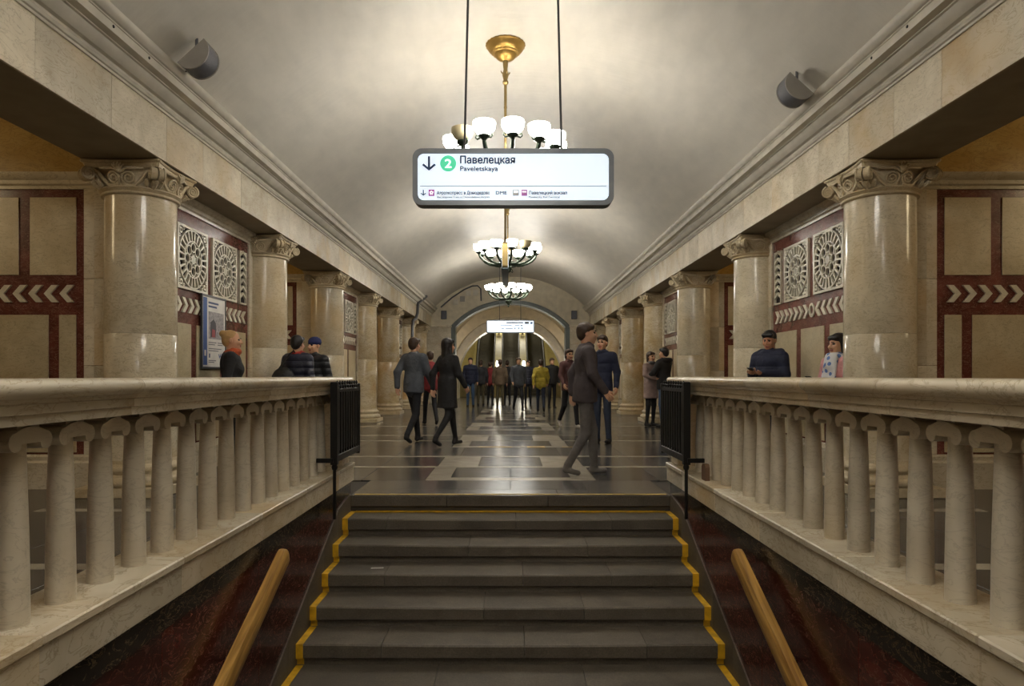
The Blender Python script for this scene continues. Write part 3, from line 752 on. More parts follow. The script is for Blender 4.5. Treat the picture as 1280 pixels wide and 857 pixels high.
    # grey hermetic-door frame inside the arch
fr = MB(); inn = arch_pts(AX - .17, AIMP - .05, ARISE - .10)
V = [(x, YE + .1, z) for x, z in ap] + [(x, YE + .1, z) for x, z in inn] + [(x, YE + TH, z) for x, z in ap] + [(x, YE + TH, z) for x, z in inn]
Fc = []
for i in range(n - 1): Fc += [(i, i + 1, n + i + 1, n + i), (n + i, n + i + 1, 3 * n + i + 1, 3 * n + i), (2 * n + i, 3 * n + i, 3 * n + i + 1, 2 * n + i + 1)]
fr.add(V, Fc)
for s in (-1, 1): fr.box(*sorted((s * (AX - .17), s * AX)), YE + .1, YE + TH, 0, AIMP)
fr.obj('arch_frame', 'gate_grey', endw, 30)
# small plates, conduits and loudspeakers on the end wall
def on_end(px, py): return P(px, py, YE - .01)
for px, py in ((569.5, 377.5), (578, 373.5), (585.5, 366), (594.5, 365.5)):
    c_ = on_end(px, py); o = MB().box(c_.x - .1, c_.x + .1, YE - .03, YE - .001, c_.z - .11, c_.z + .11, .01).obj('wall_plate', 'plaster_grey' if px < 574 or px > 580 else 'speaker_side')
    tag(o, 'small square plate on the end wall below the conduit', 'plate', 'end wall plates')
pts = [on_end(*q) for q in ((551, 384), (565, 372), (580, 362), (590, 357.5), (597, 357), (601, 361), (601.5, 376))]
tag(MB().tube([(p.x, YE - .035, p.z) for p in pts], .03, 8).obj('conduit', 'steel_grey', None, 40), 'grey conduit arching over square plates on the end wall', 'conduit')
for s, px in ((-1, 555), (1, 717.5)):
    c_ = on_end(px, 393.5); mb = empty('end_loudspeaker', (c_.x, YE - .02, c_.z)); tag(mb, 'small dark grille loudspeaker on end wall ' + ('beside square plates' if s < 0 else 'away from square plates'), 'loudspeaker')
    MB().box(-.11, .11, -.08, .019, -.17, .17, .01).obj('case', 'steel_grey', mb)
    for k in range(7): MB().box(-.09, .09, -.09, -.075, -.14 + k * .042, -.118 + k * .042).obj('louvre', 'speaker_front', mb)
# downpipe on the poster side
dp = [(-2.96, 23.4, 3.92), (-3.0, 23.0, 3.78), (-3.16, 22.7, 3.6), (-3.16, 22.6, 3.25), (-3.18, 22.4, 3.06), (-3.2, 21.9, 2.95), (-3.2, 21.7, 2.75), (-3.2, 21.66, 2.2)]
tag(MB().tube(dp, .05, 8).obj('downpipe', 'steel_grey', None, 40), 'bent grey pipe dropping from the cornice to a column', 'pipe')

# ---------------- ante-hall and escalator tunnel beyond the arch
Y2 = 33.0; RB, ZBc = 3.24, ZC(.195)
ah = MB(); n = 40
A0 = math.acos(-(ZBc) / RB) if ZBc < RB else PI
pi_ = []
for k in range(n + 1):
    a = -A0 + 2 * A0 * k / n; pi_.append((RB * math.sin(a), ZBc + RB * math.cos(a)))
V = [(x, YE + TH, z) for x, z in pi_] + [(x, Y2, z) for x, z in pi_] + [(x * 1.08, YE + TH, ZBc + (z - ZBc) * 1.08) for x, z in pi_] + [(x * 1.08, Y2, ZBc + (z - ZBc) * 1.08) for x, z in pi_]
m_ = n + 1
ah.add(V, [q for i in range(n) for q in ((i, i + 1, m_ + i + 1, m_ + i), (2 * m_ + i, 3 * m_ + i, 3 * m_ + i + 1, 2 * m_ + i + 1), (i, 2 * m_ + i, 2 * m_ + i + 1, i + 1), (m_ + i, m_ + i + 1, 3 * m_ + i + 1, 3 * m_ + i))])
o = ah.obj('ceiling_antehall', 'plaster', None, 30); tag(o, kind='structure')
# stepped rings of the tunnel mouth
RI, ZI = 2.68, ZC(-.12)
def ringwall(name, r0, z0, r1, z1, ya, yb, mat):
    mb = MB(); V = []
    for k in range(n + 1):
        a = -PI / 2 + PI * k / n
        for (r_, zz) in ((r0, z0), (r1, z1)):
            for yy in (ya, yb): V.append((r_ * math.sin(a), yy, zz + r_ * math.cos(a)))
    Fc = []
    for k in range(n):
        p, q = k * 4, (k + 1) * 4
        Fc += [(p, q, q + 2, p + 2), (p + 1, p + 3, q + 3, q + 1), (p, p + 1, q + 1, q), (p + 2, q + 2, q + 3, p + 3)]
    mb.add(V, Fc)
    for s in (-1, 1): mb.box(*sorted((s * r0, s * r1)), ya, yb, 0, z0 + .02)
    o = mb.obj(name, mat, None, 30); tag(o, kind='structure'); return o
ringwall('wall_mouth', RI + .28, ZI + .06, 3.6, ZI + .1, Y2 - .3, Y2 + .3, 'plaster')
ringwall('wall_mouth_inner', RI, ZI, 3.3, ZI + .05, Y2 + .0, Y2 + .9, 'plaster_grey')
ringwall('trim_5', RI - .10, ZI, RI + .03, ZI, Y2 - .1, Y2 + 1.0, 'marble_white')
# escalator shaft
SL = math.tan(math.radians(30)); YS = Y2 + 4.0; YTOP = YS + 26
def inc(y): return max(0.0, (y - YS) * SL)
sh = MB()
for s in (-1, 1):
    sh.prism([(Y2 + .9, -.1), (YS, -.1), (YTOP, inc(YTOP) - .1), (YTOP, inc(YTOP) + 3.2), (YS, 3.2 + .6), (Y2 + .9, 3.8)], lambda u, v_, d: (d, u, v_), *sorted((s * 2.9, s * 3.2)))
tag(sh.obj('wall_shaft', 'escalator_yellow'), kind='structure')
fs_ = MB()
for s in (-1, 1): fs_.prism([(Y2 + 2.4, -.3), (YTOP, inc(YTOP) - .6), (YTOP, inc(YTOP) + .8), (YS + .3, .9), (Y2 + 2.4, .9)], lambda u, v_, d: (d, u, v_), *sorted((s * 2.05, s * 2.95)))
fs_.prism([(YS - .1, -.9), (YTOP, inc(YTOP) - .9), (YTOP, inc(YTOP) - .4), (YS - .1, -.4)], lambda u, v_, d: (d, u, v_), -2.05, 2.05)
tag(fs_.obj('floor_shaft', 'escalator_yellow'), kind='structure')
cv = MB(); n2 = 24; secs = [(Y2 + .9, 1.0), (YS, 1.0), (YTOP, inc(YTOP) + 1.0)]
V = []
for yy, zz in secs:
    for k in range(n2 + 1):
        a = -PI / 2 + PI * k / n2; V.append((3.0 * math.sin(a), yy, zz + 2.9 * math.cos(a)))
    for k in range(n2 + 1):
        a = -PI / 2 + PI * k / n2; V.append((3.2 * math.sin(a), yy, zz + 3.1 * math.cos(a)))
q = 2 * (n2 + 1)
cv.add(V, [f_ for j in range(2) for i in range(n2) for f_ in ((j * q + i, j * q + i + 1, (j + 1) * q + i + 1, (j + 1) * q + i), (j * q + n2 + 1 + i, (j + 1) * q + n2 + 1 + i, (j + 1) * q + n2 + 2 + i, j * q + n2 + 2 + i))])
tag(cv.obj('ceiling_shaft', 'escalator_yellow', None, 30), kind='structure')
tag(MB().box(-3.3, 3.3, YTOP, YTOP + .3, inc(YTOP) - .5, inc(YTOP) + 5).obj('wall_shaft_top', 'plaster'), kind='structure')
ESC = [(-1.46, 'behind the far hanging sign, beside the yellow side wall and one lamp row'), (0, ''), (1.46, '')]
step_me = MB().box(-.46, .46, 0, .36, -.3, -.002).mesh('step', 'escalator_step')
for i, xc in enumerate((-1.46, 0.02, 1.5)):
    es = empty('escalator', (xc, YS, 0)); tag(es, ['dim far escalator rising beside the man in dark navy', 'far escalator rising between the two lamp rows', 'dim far escalator rising behind the yellow jacket'][i], 'escalator')
    for k in range(42):
        link('step', step_me, es, (0, -.8 + .36 * k, max(0, (-.8 + .36 * k)) * SL + .002 * (k < 3)))
    for s in (-1, 1):
        mb = MB().prism([(-1.6, 0), (0.2, 0), (26, 26 * SL - .1), (26, 26 * SL + .85), (.3, .95), (-1.4, .92), (-1.6, .7)], lambda u, v_, d: (d, u, v_), *sorted((s * .47, s * .52))); mb.obj('side_panel', 'escalator_step', es)
        mb = MB().tube([(s * .5, -1.55, .6), (s * .5, -1.5, .9), (s * .5, -1.35, 1.0), (s * .5, .2, 1.02), (s * .5, 1.2, .95 + 1.2 * SL), (s * .5, 26, 26 * SL + .95)], .045, 8); mb.obj('handrail', 'rubber', es, 40)
for xc, lab in ((-.72, 'beside the man in dark navy'), (.76, 'behind the yellow jacket')):
    bs = empty('escalator_balustrade', (xc, YS, 0)); tag(bs, 'yellow panelled strip with lamps between far escalators, ' + lab, 'balustrade')
    MB().prism([(-1.5, 0), (.2, 0), (25.7, 25.7 * SL - .2), (25.7, 25.7 * SL + .9), (.3, .96), (-1.5, .93)], lambda u, v_, d: (d, u, v_), -.19, .19).obj('panel', 'escalator_yellow', bs)
    for k in range(4):
        yy = .6 + k * 4.2; zz = .95 + yy * SL
        lp = empty('escalator_lamp', (xc, YS + yy, zz - .02)); tag(lp, 'glowing white column lamp on the yellow strip ' + lab, 'lamp', 'escalator lamps ' + lab)
        MB().lathe([(0, 0), (.1, 0), (.1, .03), (.04, .06), (.035, .16), (.06, .2), (0, .2)], 12).obj('stem', 'brass_dark', lp, 30)
        MB().lathe([(0, .2), (.06, .2), (.09, .3), (.09, .62), (.05, .68), (0, .68)], 12).obj('glass', 'lamp_white', lp, 30)
        la = bpy.data.lights.new('escalator_bulb', 'POINT'); la.energy = 55; la.color = (1, .93, .76); la.shadow_soft_size = .1
        lo_ = bpy.data.objects.new('escalator_bulb', la); COL.objects.link(lo_); lo_.parent = lp; lo_.location = (0, -.02, .85)
# sconces at the sides of the ante-hall
for s in (-1, 1):
    for yy, z in ((31.0, 2.35), (29.2, 2.3)):
        sc_ = empty('wall_sconce', (s * 3.02, yy, z)); tag(sc_, 'small lit wall lamp inside the end arch ' + ('beside the downpipe side' if s < 0 else 'opposite the downpipe side'), 'lamp', 'ante-hall lamps ' + ('a' if s < 0 else 'b'))
        MB().box(*sorted((0, s * .12)), -.05, .05, -.02, .06).obj('arm', 'brass_dark', sc_)
        MB().lathe([(0, .0), (.05, .01), (.11, .12), (.12, .2), (0, .2)], 14, (-s * .06, 0, .02)).obj('shade', 'lamp_warm', sc_, 30)
        la = bpy.data.lights.new('sconce_light', 'POINT'); la.energy = 60; la.color = (1, .86, .7); la.shadow_soft_size = .08
        lo_ = bpy.data.objects.new('sconce_light', la); COL.objects.link(lo_); lo_.parent = sc_; lo_.location = (-s * .06, 0, .34)
# ---------------- chandeliers
def chandelier(y, label, off):
    x = -0.06; zt = vz(x) - .004
    ch = empty('chandelier', (x, y, 0)); tag(ch, label, 'chandelier', 'hall chandeliers')
    cp = MB()
    cp.lathe([(0, 0), (.235, 0), (.24, -.015), (.225, -.03), (.215, -.05), (.19, -.085), (.165, -.10), (.16, -.115), (.135, -.12), (.12, -.15), (.085, -.18), (.06, -.19), (.045, -.2), (0, -.2)], 48, (0, 0, zt), 24, .02)
    cp.obj('canopy', 'brass', ch, 35)
    rd = MB()
    rd.lathe([(0, 0), (.034, 0), (.03, -.06), (.024, -.10), (.034, -.14), (.04, -.17), (.024, -.23), (.036, -.25), (.036, -.27), (.018, -.29), (.018, -.55), (.022, -.56), (.016, -.58), (.016, -(zt - .2 - 3.72)), (0, -(zt - .2 - 3.72))], 16, (0, 0, zt - .2))
    for k in range(4):
        a = k * PI / 2 + .4; c_, s_ = math.cos(a), math.sin(a)
        rd.tube([(.03 * c_, .03 * s_, zt - .36), (.05 * c_, .05 * s_, zt - .345), (.062 * c_, .062 * s_, zt - .325)], [.008, .008, .003], 5)
    rd.obj('rod', 'brass_dark', ch, 35)
    hb = MB().lathe([(0, 3.30), (.012, 3.31), (.03, 3.34), (.018, 3.37), (.05, 3.40), (.085, 3.45), (.10, 3.50), (.085, 3.54), (.06, 3.56), (.11, 3.60), (.115, 3.64), (.05, 3.68), (.04, 3.74), (.06, 3.78), (.03, 3.82), (0, 3.82)], 24)
    for k in range(4):
        a = k * PI / 2 + .3; c_, s_ = math.cos(a), math.sin(a)
        hb.tube([((.07 + .05 * math.sin(t * 1.2)) * c_ + .0, (.07 + .05 * math.sin(t * 1.2)) * s_, 3.46 - .02 * t + .03 * math.cos(2 * t)) for t in (0, .6, 1.2, 1.8, 2.4, 3)], .009, 6)
    hb.obj('hub', 'bronze_green', ch, 35)
    n = 12; R_ = .63
    am = MB().tube([(.07, 0, 3.60), (.16, 0, 3.575), (.30, 0, 3.565), (.43, 0, 3.59), (.54, 0, 3.65), (.605, 0, 3.72), (.63, 0, 3.775)], [.024, .026, .024, .024, .026, .026, .024], 8)
    am.lathe([(.0, 3.77), (.02, 3.77), (.03, 3.79), (.045, 3.80), (.066, 3.815), (.07, 3.83), (.045, 3.845), (0, 3.845)], 14, (R_, 0, 0))
    for e in (-1, 1):      # little scrolled leaves beside the cup
        am.tube([(R_, e * .05, 3.81), (R_, e * .085, 3.80), (R_, e * .105, 3.82), (R_, e * .10, 3.845), (R_, e * .085, 3.842), (R_, e * .085, 3.826)], [.012, .011, .010, .009, .007, .005], 6)
    for k in range(5): am.ball((.2 + .085 * k, 0, 3.552 + .006 * k * k), .014, 6)
    arm_me = am.mesh('arm', 'bronze_green', 40)
    bw = [(0, 3.845), (.05, 3.846), (.085, 3.862), (.112, 3.89), (.127, 3.925), (.130, 3.965), (.126, 3.985), (.122, 3.985), (.125, 3.962), (.121, 3.926), (.106, 3.894), (.08, 3.868), (.04, 3.855), (0, 3.854)]
    ob = MB().lathe(bw, 24, (R_, 0, 0)); ob.m = [0 if (i % (len(bw) - 1)) < 7 else 1 for i in range(len(ob.f))]
    on_me = ob.mesh('glass_bowl', ['bowl_lit', 'bowl_off'], 40); off_me = MB().lathe(bw, 24, (R_, 0, 0)).mesh('glass_bowl', 'bowl_off', 40)
    a0 = -PI / 2 + math.radians(8)
    for k in range(n):
        a = a0 + 2 * PI * k / n
        ar = link('arm', arm_me, ch); ar.rotation_euler.z = a
        link('glass_bowl', off_me if k in off else on_me, ar)
        if k not in off:
            la = bpy.data.lights.new('bulb', 'POINT'); la.energy = BULB_W; la.color = (1, .95, .87); la.shadow_soft_size = .035
            lo_ = bpy.data.objects.new('bulb', la); COL.objects.link(lo_); lo_.parent = ar; lo_.location = (R_, 0, 3.975)
chandelier(PY0 - 2 * PITCH, 'bronze chandelier hanging well behind the stair pit', ())
chandelier(PY0 - PITCH, 'bronze chandelier hanging over the stair pit', ())
chandelier(PY0, 'bronze chandelier with gold canopy just behind the large lit sign', (10,))
chandelier(PY0 + PITCH, 'bronze chandelier behind the sign seen edge-on', (1,))
chandelier(PY0 + 2 * PITCH, 'bronze chandelier hanging before the far white sign', ())

# ---------------- hanging signs
def rrect(w_, h_, r_, n=6):
    q = []
    for cx, cz, a0 in ((w_ - r_, h_ - r_, 0), (-w_ + r_, h_ - r_, PI / 2), (-w_ + r_, -h_ + r_, PI), (w_ - r_, -h_ + r_, 1.5 * PI)):
        for k in range(n + 1): a = a0 + PI / 2 * k / n; q.append((cx + r_ * math.cos(a), cz + r_ * math.sin(a)))
    return q
def sign_body(root, w_, h_, t):
    fn = lambda u, v_, d: (u, d, v_)
    MB().prism(rrect(w_, h_, .085), fn, -t + .012, t - .012).obj('case', 'sign_under', root, 40)
    for e in (-1, 1):
        outer, inn = rrect(w_, h_, .085), rrect(w_ - .045, h_ - .045, .06); n = len(outer); mb = MB()
        V = [fn(u, v_, e * (t - .012)) for u, v_ in outer] + [fn(u, v_, e * t) for u, v_ in outer] + [fn(u, v_, e * t) for u, v_ in inn] + [fn(u, v_, e * (t - .012)) for u, v_ in inn]
        mb.add(V, [(j * n + i, j * n + (i + 1) % n, ((j + 1) % 4) * n + (i + 1) % n, ((j + 1) % 4) * n + i) for j in range(4) for i in range(n)])
        mb.obj('frame', 'sign_frame', root, 40)
        MB().prism(rrect(w_ - .047, h_ - .047, .058), fn, *sorted((e * (t - .008), e * (t - .011)))).obj('lit_face', 'sign_glow', root)
def text_mesh(body, size, width=None, bold=0.0):
    cu = bpy.data.curves.new('t', 'FONT'); cu.body = body; cu.size = size; cu.extrude = .0008; cu.resolution_u = 3
    to = bpy.data.objects.new('t', cu); COL.objects.link(to)
    dg = bpy.context.evaluated_depsgraph_get(); dg.update()
    me = bpy.data.meshes.new_from_object(to.evaluated_get(dg)); bpy.data.objects.remove(to)
    xs = [v_.co.x for v_ in me.vertices]; x0, x1 = min(xs), max(xs); k = width / (x1 - x0) if width else 1
    for v_ in me.vertices: v_.co = Vector(((v_.co.x - x0) * k, 0.0008 - v_.co.z, v_.co.y))
    if bold:      # heavier strokes : the glyphs repeated a hair to each side
        bm = bmesh.new()
        for i, (dx, dz) in enumerate(((0, 0), (-bold, 0), (bold, 0), (0, -bold), (0, bold))):
            m2 = me.copy()
            for v_ in m2.vertices: v_.co += Vector((dx, -.00003 * i, dz))
            bm.from_mesh(m2); bpy.data.meshes.remove(m2)
        bm.to_mesh(me); bm.free()
    return me
SY = 6.2
sgc = Vector(((641.5 - VX) * SY / F, SY, EYE + (VY - 223.5) * SY / F))
sg = empty('hanging_sign', sgc); tag(sg, 'large lit white station sign hanging over the stairs', 'sign')
SWD, SHT, ST = 249 / 2 * SY / F, 70 / 2 * SY / F, .07
sign_body(sg, SWD, SHT, ST)
def S2(px, py): return ((px - 641.5) * SY / F, -ST + .0055, (223.5 - py) * SY / F)
K = SY / F
def letter(name, body, px0, px1, base_py, cap_px, mat, bold=.0):   # one line of lettering on the lit face
    me = text_mesh(body, cap_px * K / .70, (px1 - px0) * K, bold); me.materials.append(MATS[mat]); o = link(name, me, sg); o.location = S2(px0, base_py); return o
letter('lettering', 'Павелецкая', 576, 643.5, 206.8, 9.0, 'navy_ink', .0032)
letter('lettering', 'Paveletskaya', 576, 622.5, 216, 5.8, 'navy_ink', .0017)
letter('lettering', 'Аэроэкспресс в Домодедово', 547, 612.5, 245.2, 4.1, 'navy_ink', .0014)
letter('lettering', 'DME', 620, 633.5, 245.2, 4.1, 'navy_ink', .0014)
letter('lettering', 'Aeroexpress Train to Domodedovo Airport', 547, 612.5, 249.6, 2.6, 'grey_ink', .0007)
letter('lettering', 'Павелецкий вокзал', 661, 708, 245.2, 4.1, 'navy_ink', .0014)
letter('lettering', 'Paveletsky Rail Terminal', 661, 699, 249.6, 2.6, 'grey_ink', .0007)
def flatpoly(name, pts, mat, lift=0.0, par=None, fnp=None, th=.001):
    fnp = fnp or S2
    q = [fnp(*p) for p in pts]; mb = MB(); n = len(q)
    V = [(a, b_ - lift, c_) for a, b_, c_ in q] + [(a, b_ - lift - th, c_) for a, b_, c_ in q]
    mb.add(V, [tuple(range(n)), tuple(range(2 * n - 1, n - 1, -1))] + [(i, (i + 1) % n, n + (i + 1) % n, n + i) for i in range(n)])
    return mb.obj(name, mat, par or sg)
def arrow(cx, top, bot, half, w_):
    t = w_ * .7
    flatpoly('arrow', [(cx - w_ / 2, top), (cx + w_ / 2, top), (cx + w_ / 2, bot - w_ * 1.6), (cx + half - t, bot - half - t * .2), (cx + half, bot - half + t * .8), (cx, bot), (cx - half, bot - half + t * .8), (cx - half + t, bot - half - t * .2), (cx - w_ / 2, bot - w_ * 1.6)], 'navy_ink')
arrow(537.3, 198, 216, 8.7, 2.9); arrow(530.3, 239.5, 247, 3.6, 1.3)
flatpoly('line_disc', [(561 + 10 * math.cos(2 * PI * k / 32), 207 + 10 * math.sin(2 * PI * k / 32)) for k in range(32)], 'sign_green')
o = letter('numeral', '2', 557.3, 564.9, 212.3, 10.6, 'sign_white', .002); o.location.y -= .0022
flatpoly('divider', [(526, 234.6), (757, 234.6), (757, 235.3), (526, 235.3)], 'grey_ink')
flatpoly('icon', [(536.6, 239.2), (544, 239.2), (544, 247.2), (536.6, 247.2)], 'sign_purple')
for k in range(5):
    a = 2 * PI * k / 5 - PI / 2; cx, cy = 540.3 + 1.7 * math.cos(a), 243.2 + 1.7 * math.sin(a)
    flatpoly('icon_petal', [(cx + .95 * math.cos(2 * PI * j / 8), cy + .95 * math.sin(2 * PI * j / 8)) for j in range(8)], 'sign_white', .0012)
flatpoly('icon', [(641, 239.5), (648.5, 239.5), (648.5, 247), (641, 247)], 'sign_grey')
flatpoly('icon', [(651.5, 239.5), (658.8, 239.5), (658.8, 247), (651.5, 247)], 'sign_purple')
flatpoly('icon_bar', [(642.3, 240.5), (647.2, 240.5), (647.2, 243.4), (642.3, 243.4)], 'sign_white', .0012)
flatpoly('icon_bar', [(652.6, 241.3), (657.7, 241.3), (657.7, 242.6), (652.6, 242.6)], 'sign_white', .0012)
def rods(root, xs, ztop_fn, z0, r_=.011, tilt=0.0):
    for x in xs:
        xx = x * (1 - tilt); wx = root.location.x + xx
        mb = MB().tube([(x, 0, z0), (xx, 0, vz(wx) - root.location.z + .01)], r_, 8); mb.obj('rod', 'steel_grey', root, 40)
rods(sg, [(580.5 - 641.5) * K, (702 - 641.5) * K], None, SHT - .01, .011, .10)
for x in ((580.5 - 641.5) * K, (702 - 641.5) * K): MB().box(x - .03, x + .03, -.02, .02, SHT - .004, SHT + .016, .003).obj('rod_foot', 'sign_frame', sg)

# sign along the hall axis, seen edge-on
mid = empty('edge_on_sign', (-.085, 11.35, EYE + 1.895)); mid.rotation_euler.z = PI / 2; tag(mid, 'lit sign hung along the hall and seen edge-on', 'sign')
fn = lambda u, v_, d: (u, d, v_)
MB().prism(rrect(.95, .205, .03), fn, -.045, .045).obj('case', 'brass_dark', mid, 40)
MB().prism(rrect(.955, .02, .015), lambda u, v_, d: (u, d, v_ - .215), -.055, .055).obj('bottom_rail', 'sign_under', mid, 40)
for e in (-1, 1): MB().prism(rrect(.93, .18, .03), fn, *sorted((e * .045, e * .049))).obj('lit_face', 'sign_glow', mid)
for x in (-.8, .8): MB().tube([(x, 0, .2), (x, 0, vz(-.085) - mid.location.z + .01)], .013, 8).obj('rod', 'brass_dark', mid, 40)

# far sign
SY3 = 24.6; c_ = Vector(((638 - VX) * SY3 / F, SY3, EYE + (VY - 408) * SY3 / F))
fs = empty('hanging_sign', c_); tag(fs, 'far lit white sign hanging before the end arch', 'sign')
w3, h3 = 30 * SY3 / F, 8 * SY3 / F; K3 = SY3 / F
MB().prism(rrect(w3, h3, .05), fn, -.06, .06).obj('case', 'sign_frame', fs, 40)
MB().prism(rrect(w3 - .03, h3 - .03, .04), fn, -.065, -.06).obj('lit_face', 'sign_glow', fs)
def S3(px, py): return ((px - 638) * K3, -.0655, (408 - py) * K3)
for (x0, x1, y0, y1) in ((633, 654, 402.6, 404), (625.5, 640, 406.6, 407.4), (643.5, 649.5, 406.6, 407.4), (651, 653, 406, 407.6), (627, 630, 410.2, 411), (632, 641, 410.2, 411), (643, 644.5, 409.6, 411.2), (647.5, 649, 409.6, 411.2), (651.5, 653.5, 409.6, 411.2)):
    flatpoly('text_line', [(x0, y0), (x1, y0), (x1, y1), (x0, y1)], 'grey_ink', 0, fs, S3, .004)
flatpoly('icon', [(656, 402.2), (661, 402.2), (661, 404.8), (656, 404.8)], 'dark_ink', 0, fs, S3, .004)
flatpoly('icon', [(662.5, 403.4), (665, 402), (665.8, 403.4), (665, 405), (662.5, 404.4)], 'navy_ink', 0, fs, S3, .004)
for px in (624.5, 651): x = (px - 638) * K3; MB().tube([(x, 0, h3 - .01), (x, 0, vz(x) - c_.z + .01)], .012, 8).obj('rod', 'steel_grey', fs, 40)

# ---------------- wall loudspeakers under the vault
def speaker(x, y, s, label):
    z = vz(x) - .17
    rt = empty('loudspeaker', (x, y, z)); tag(rt, label, 'loudspeaker', 'vault loudspeakers')
    # half-round cabinet : D-shaped section across the hall, its flat back to the vault, its round front down into the hall
    c_, q = math.cos(math.radians(42)), math.sin(math.radians(42))
    def fx(u, v_, d): return (-s * (u * c_ - v_ * q), d, u * q + v_ * c_)
    D_ = [(.15 * math.cos(PI * k / 16), -.135 * math.sin(PI * k / 16)) for k in range(17)]
    MB().prism(D_, fx, -.10, .10).obj('cabinet', 'speaker_front', rt, 40)
    rim = [(u * 1.05, v_ * 1.05) for u, v_ in D_]
    for yy in (-.108, .108): MB().prism(rim, fx, yy - .008, yy + .008).obj('end_cap', 'speaker_side', rt, 40)
    MB().prism([(-.158, 0), (.158, 0), (.158, .014), (-.158, .014)], fx, -.116, .116).obj('back_plate', 'speaker_side', rt)
    p = Vector(fx(0, .012, 0)); zz = vz(x - s * .0 + p.x) - z
    MB().tube([p, (p.x, 0, zz * .6), (p.x, 0, zz + .01)], .014, 8).obj('bracket', 'steel_grey', rt, 40)
    MB().tube([fx(-.12, .01, .06), fx(-.16, .03, .08), fx(-.2, .05, .1)], .006, 6).obj('cable', 'iron_black', rt, 40)
for s, px, py, lab in ((-1, 247, 72, 'half-round grey loudspeaker over the cornice on the framed poster side'), (1, 995, 111, 'half-round grey loudspeaker over the cornice opposite the framed poster')):
    x = s * 2.78
    for _ in range(12):        # slide along the ray until the cabinet hangs just under the vault
        Y = x * F / (px - VX); z = EYE + (VY - py) * Y / F; x = x * (1 + (vz(x) - .17 - z) / z * .6)
    speaker(x, Y, s, lab)

# ---------------- framed poster
pw = empty('poster', (-WX + .035, 8.16, EYE + .53)); pw.rotation_euler.z = PI / 2; tag(pw, 'framed white poster with blue stripe and photo on the red marble wall', 'poster')
fnp = lambda u, v_, d: (u, d, v_)
for r_ in ((-.33, .33, .42, .445), (-.33, .33, -.445, -.42), (-.33, -.31, -.42, .42), (.31, .33, -.42, .42)):
    MB().box(r_[0], r_[1], -.012, .012, r_[2], r_[3], .002).obj('frame', 'steel_grey', pw)
MB().box(-.31, .31, -.004, .01, -.42, .42).obj('sheet', 'paper', pw)
def pr(name, mat, x0, x1, z0, z1, l=.0): MB().box(x0, x1, -.0055 - l, -.0035 - l, z0, z1).obj(name, mat, pw)
pr('blue_stripe', 'blue_ink', -.29, -.19, -.40, .41); pr('emblem', 'white_paint', -.262, -.222, -.29, -.22, .001)
for z, w_ in ((.345, .34), (.30, .28)): pr('text_line', 'navy_ink', -.15, -.15 + w_ * .8, z, z + .022)
pr('photo', 'poster_grey', -.15, .27, -.08, .25)
MB().prism([(-.10, -.06), (.03, -.06), (.05, .02), (.04, .12), (-.02, .16), (-.10, .12)], fnp, -.0075, -.0055).obj('photo_figure', 'dark_ink', pw)
MB().prism([(-.07, -.06), (.02, -.06), (.02, .03), (-.06, .04)], fnp, -.009, -.0075).obj('photo_coat', 'red_ink', pw)
for z, a, b_ in ((-.13, -.15, .06), (-.155, -.15, .02), (-.13, .10, .26), (-.155, .10, .24), (-.205, -.15, .2), (-.23, -.15, .12), (-.35, -.15, .05), (-.37, -.15, .0)): pr('text_line', 'grey_ink', a, b_, z, z + .011)
pr('logo', 'navy_ink', -.14, -.11, -.31, -.26)
MB().prism([(.12, -.26), (.15, -.32), (.17, -.28), (.19, -.32), (.23, -.25), (.215, -.25), (.19, -.295), (.17, -.25), (.15, -.295), (.135, -.26)], fnp, -.0055, -.004).obj('logo', 'blue_ink', pw)

# ---------------- platform lamps seen only by their light, hung in the tunnels behind the pylons
bowl = MB().lathe([(0, -.24), (.1, -.235), (.2, -.2), (.27, -.12), (.3, -.03), (.3, 0), (0, 0)], 24).mesh('glass_bowl', 'lamp_warm', 40)
stem = MB().lathe([(0, 0), (.31, 0), (.31, .02), (.03, .05), (.02, .4), (.1, .44), (.1, .46), (0, .46)], 16).mesh('stem', 'brass_dark', 40)
for s in (-1, 1):
    for k in range(-1, 4):
        yy = PY0 - PITCH / 2 + PITCH * k
        if yy > YE: continue
        pl = empty('platform_lamp', (s * 6.9, yy, 3.58)); tag(pl, 'round warm lamp over the platform behind the columns ' + ('on the poster side' if s < 0 else 'opposite the poster'), 'lamp', 'platform lamps ' + ('poster side' if s < 0 else 'far side'))
        link('glass_bowl', bowl, pl); link('stem', stem, pl)
        la = bpy.data.lights.new('platform_bulb', 'POINT'); la.energy = PLAT_W; la.color = (1, .78, .45); la.shadow_soft_size = .28
        lo_ = bpy.data.objects.new('platform_bulb', la); COL.objects.link(lo_); lo_.parent = pl; lo_.location = (0, 0, -.55)
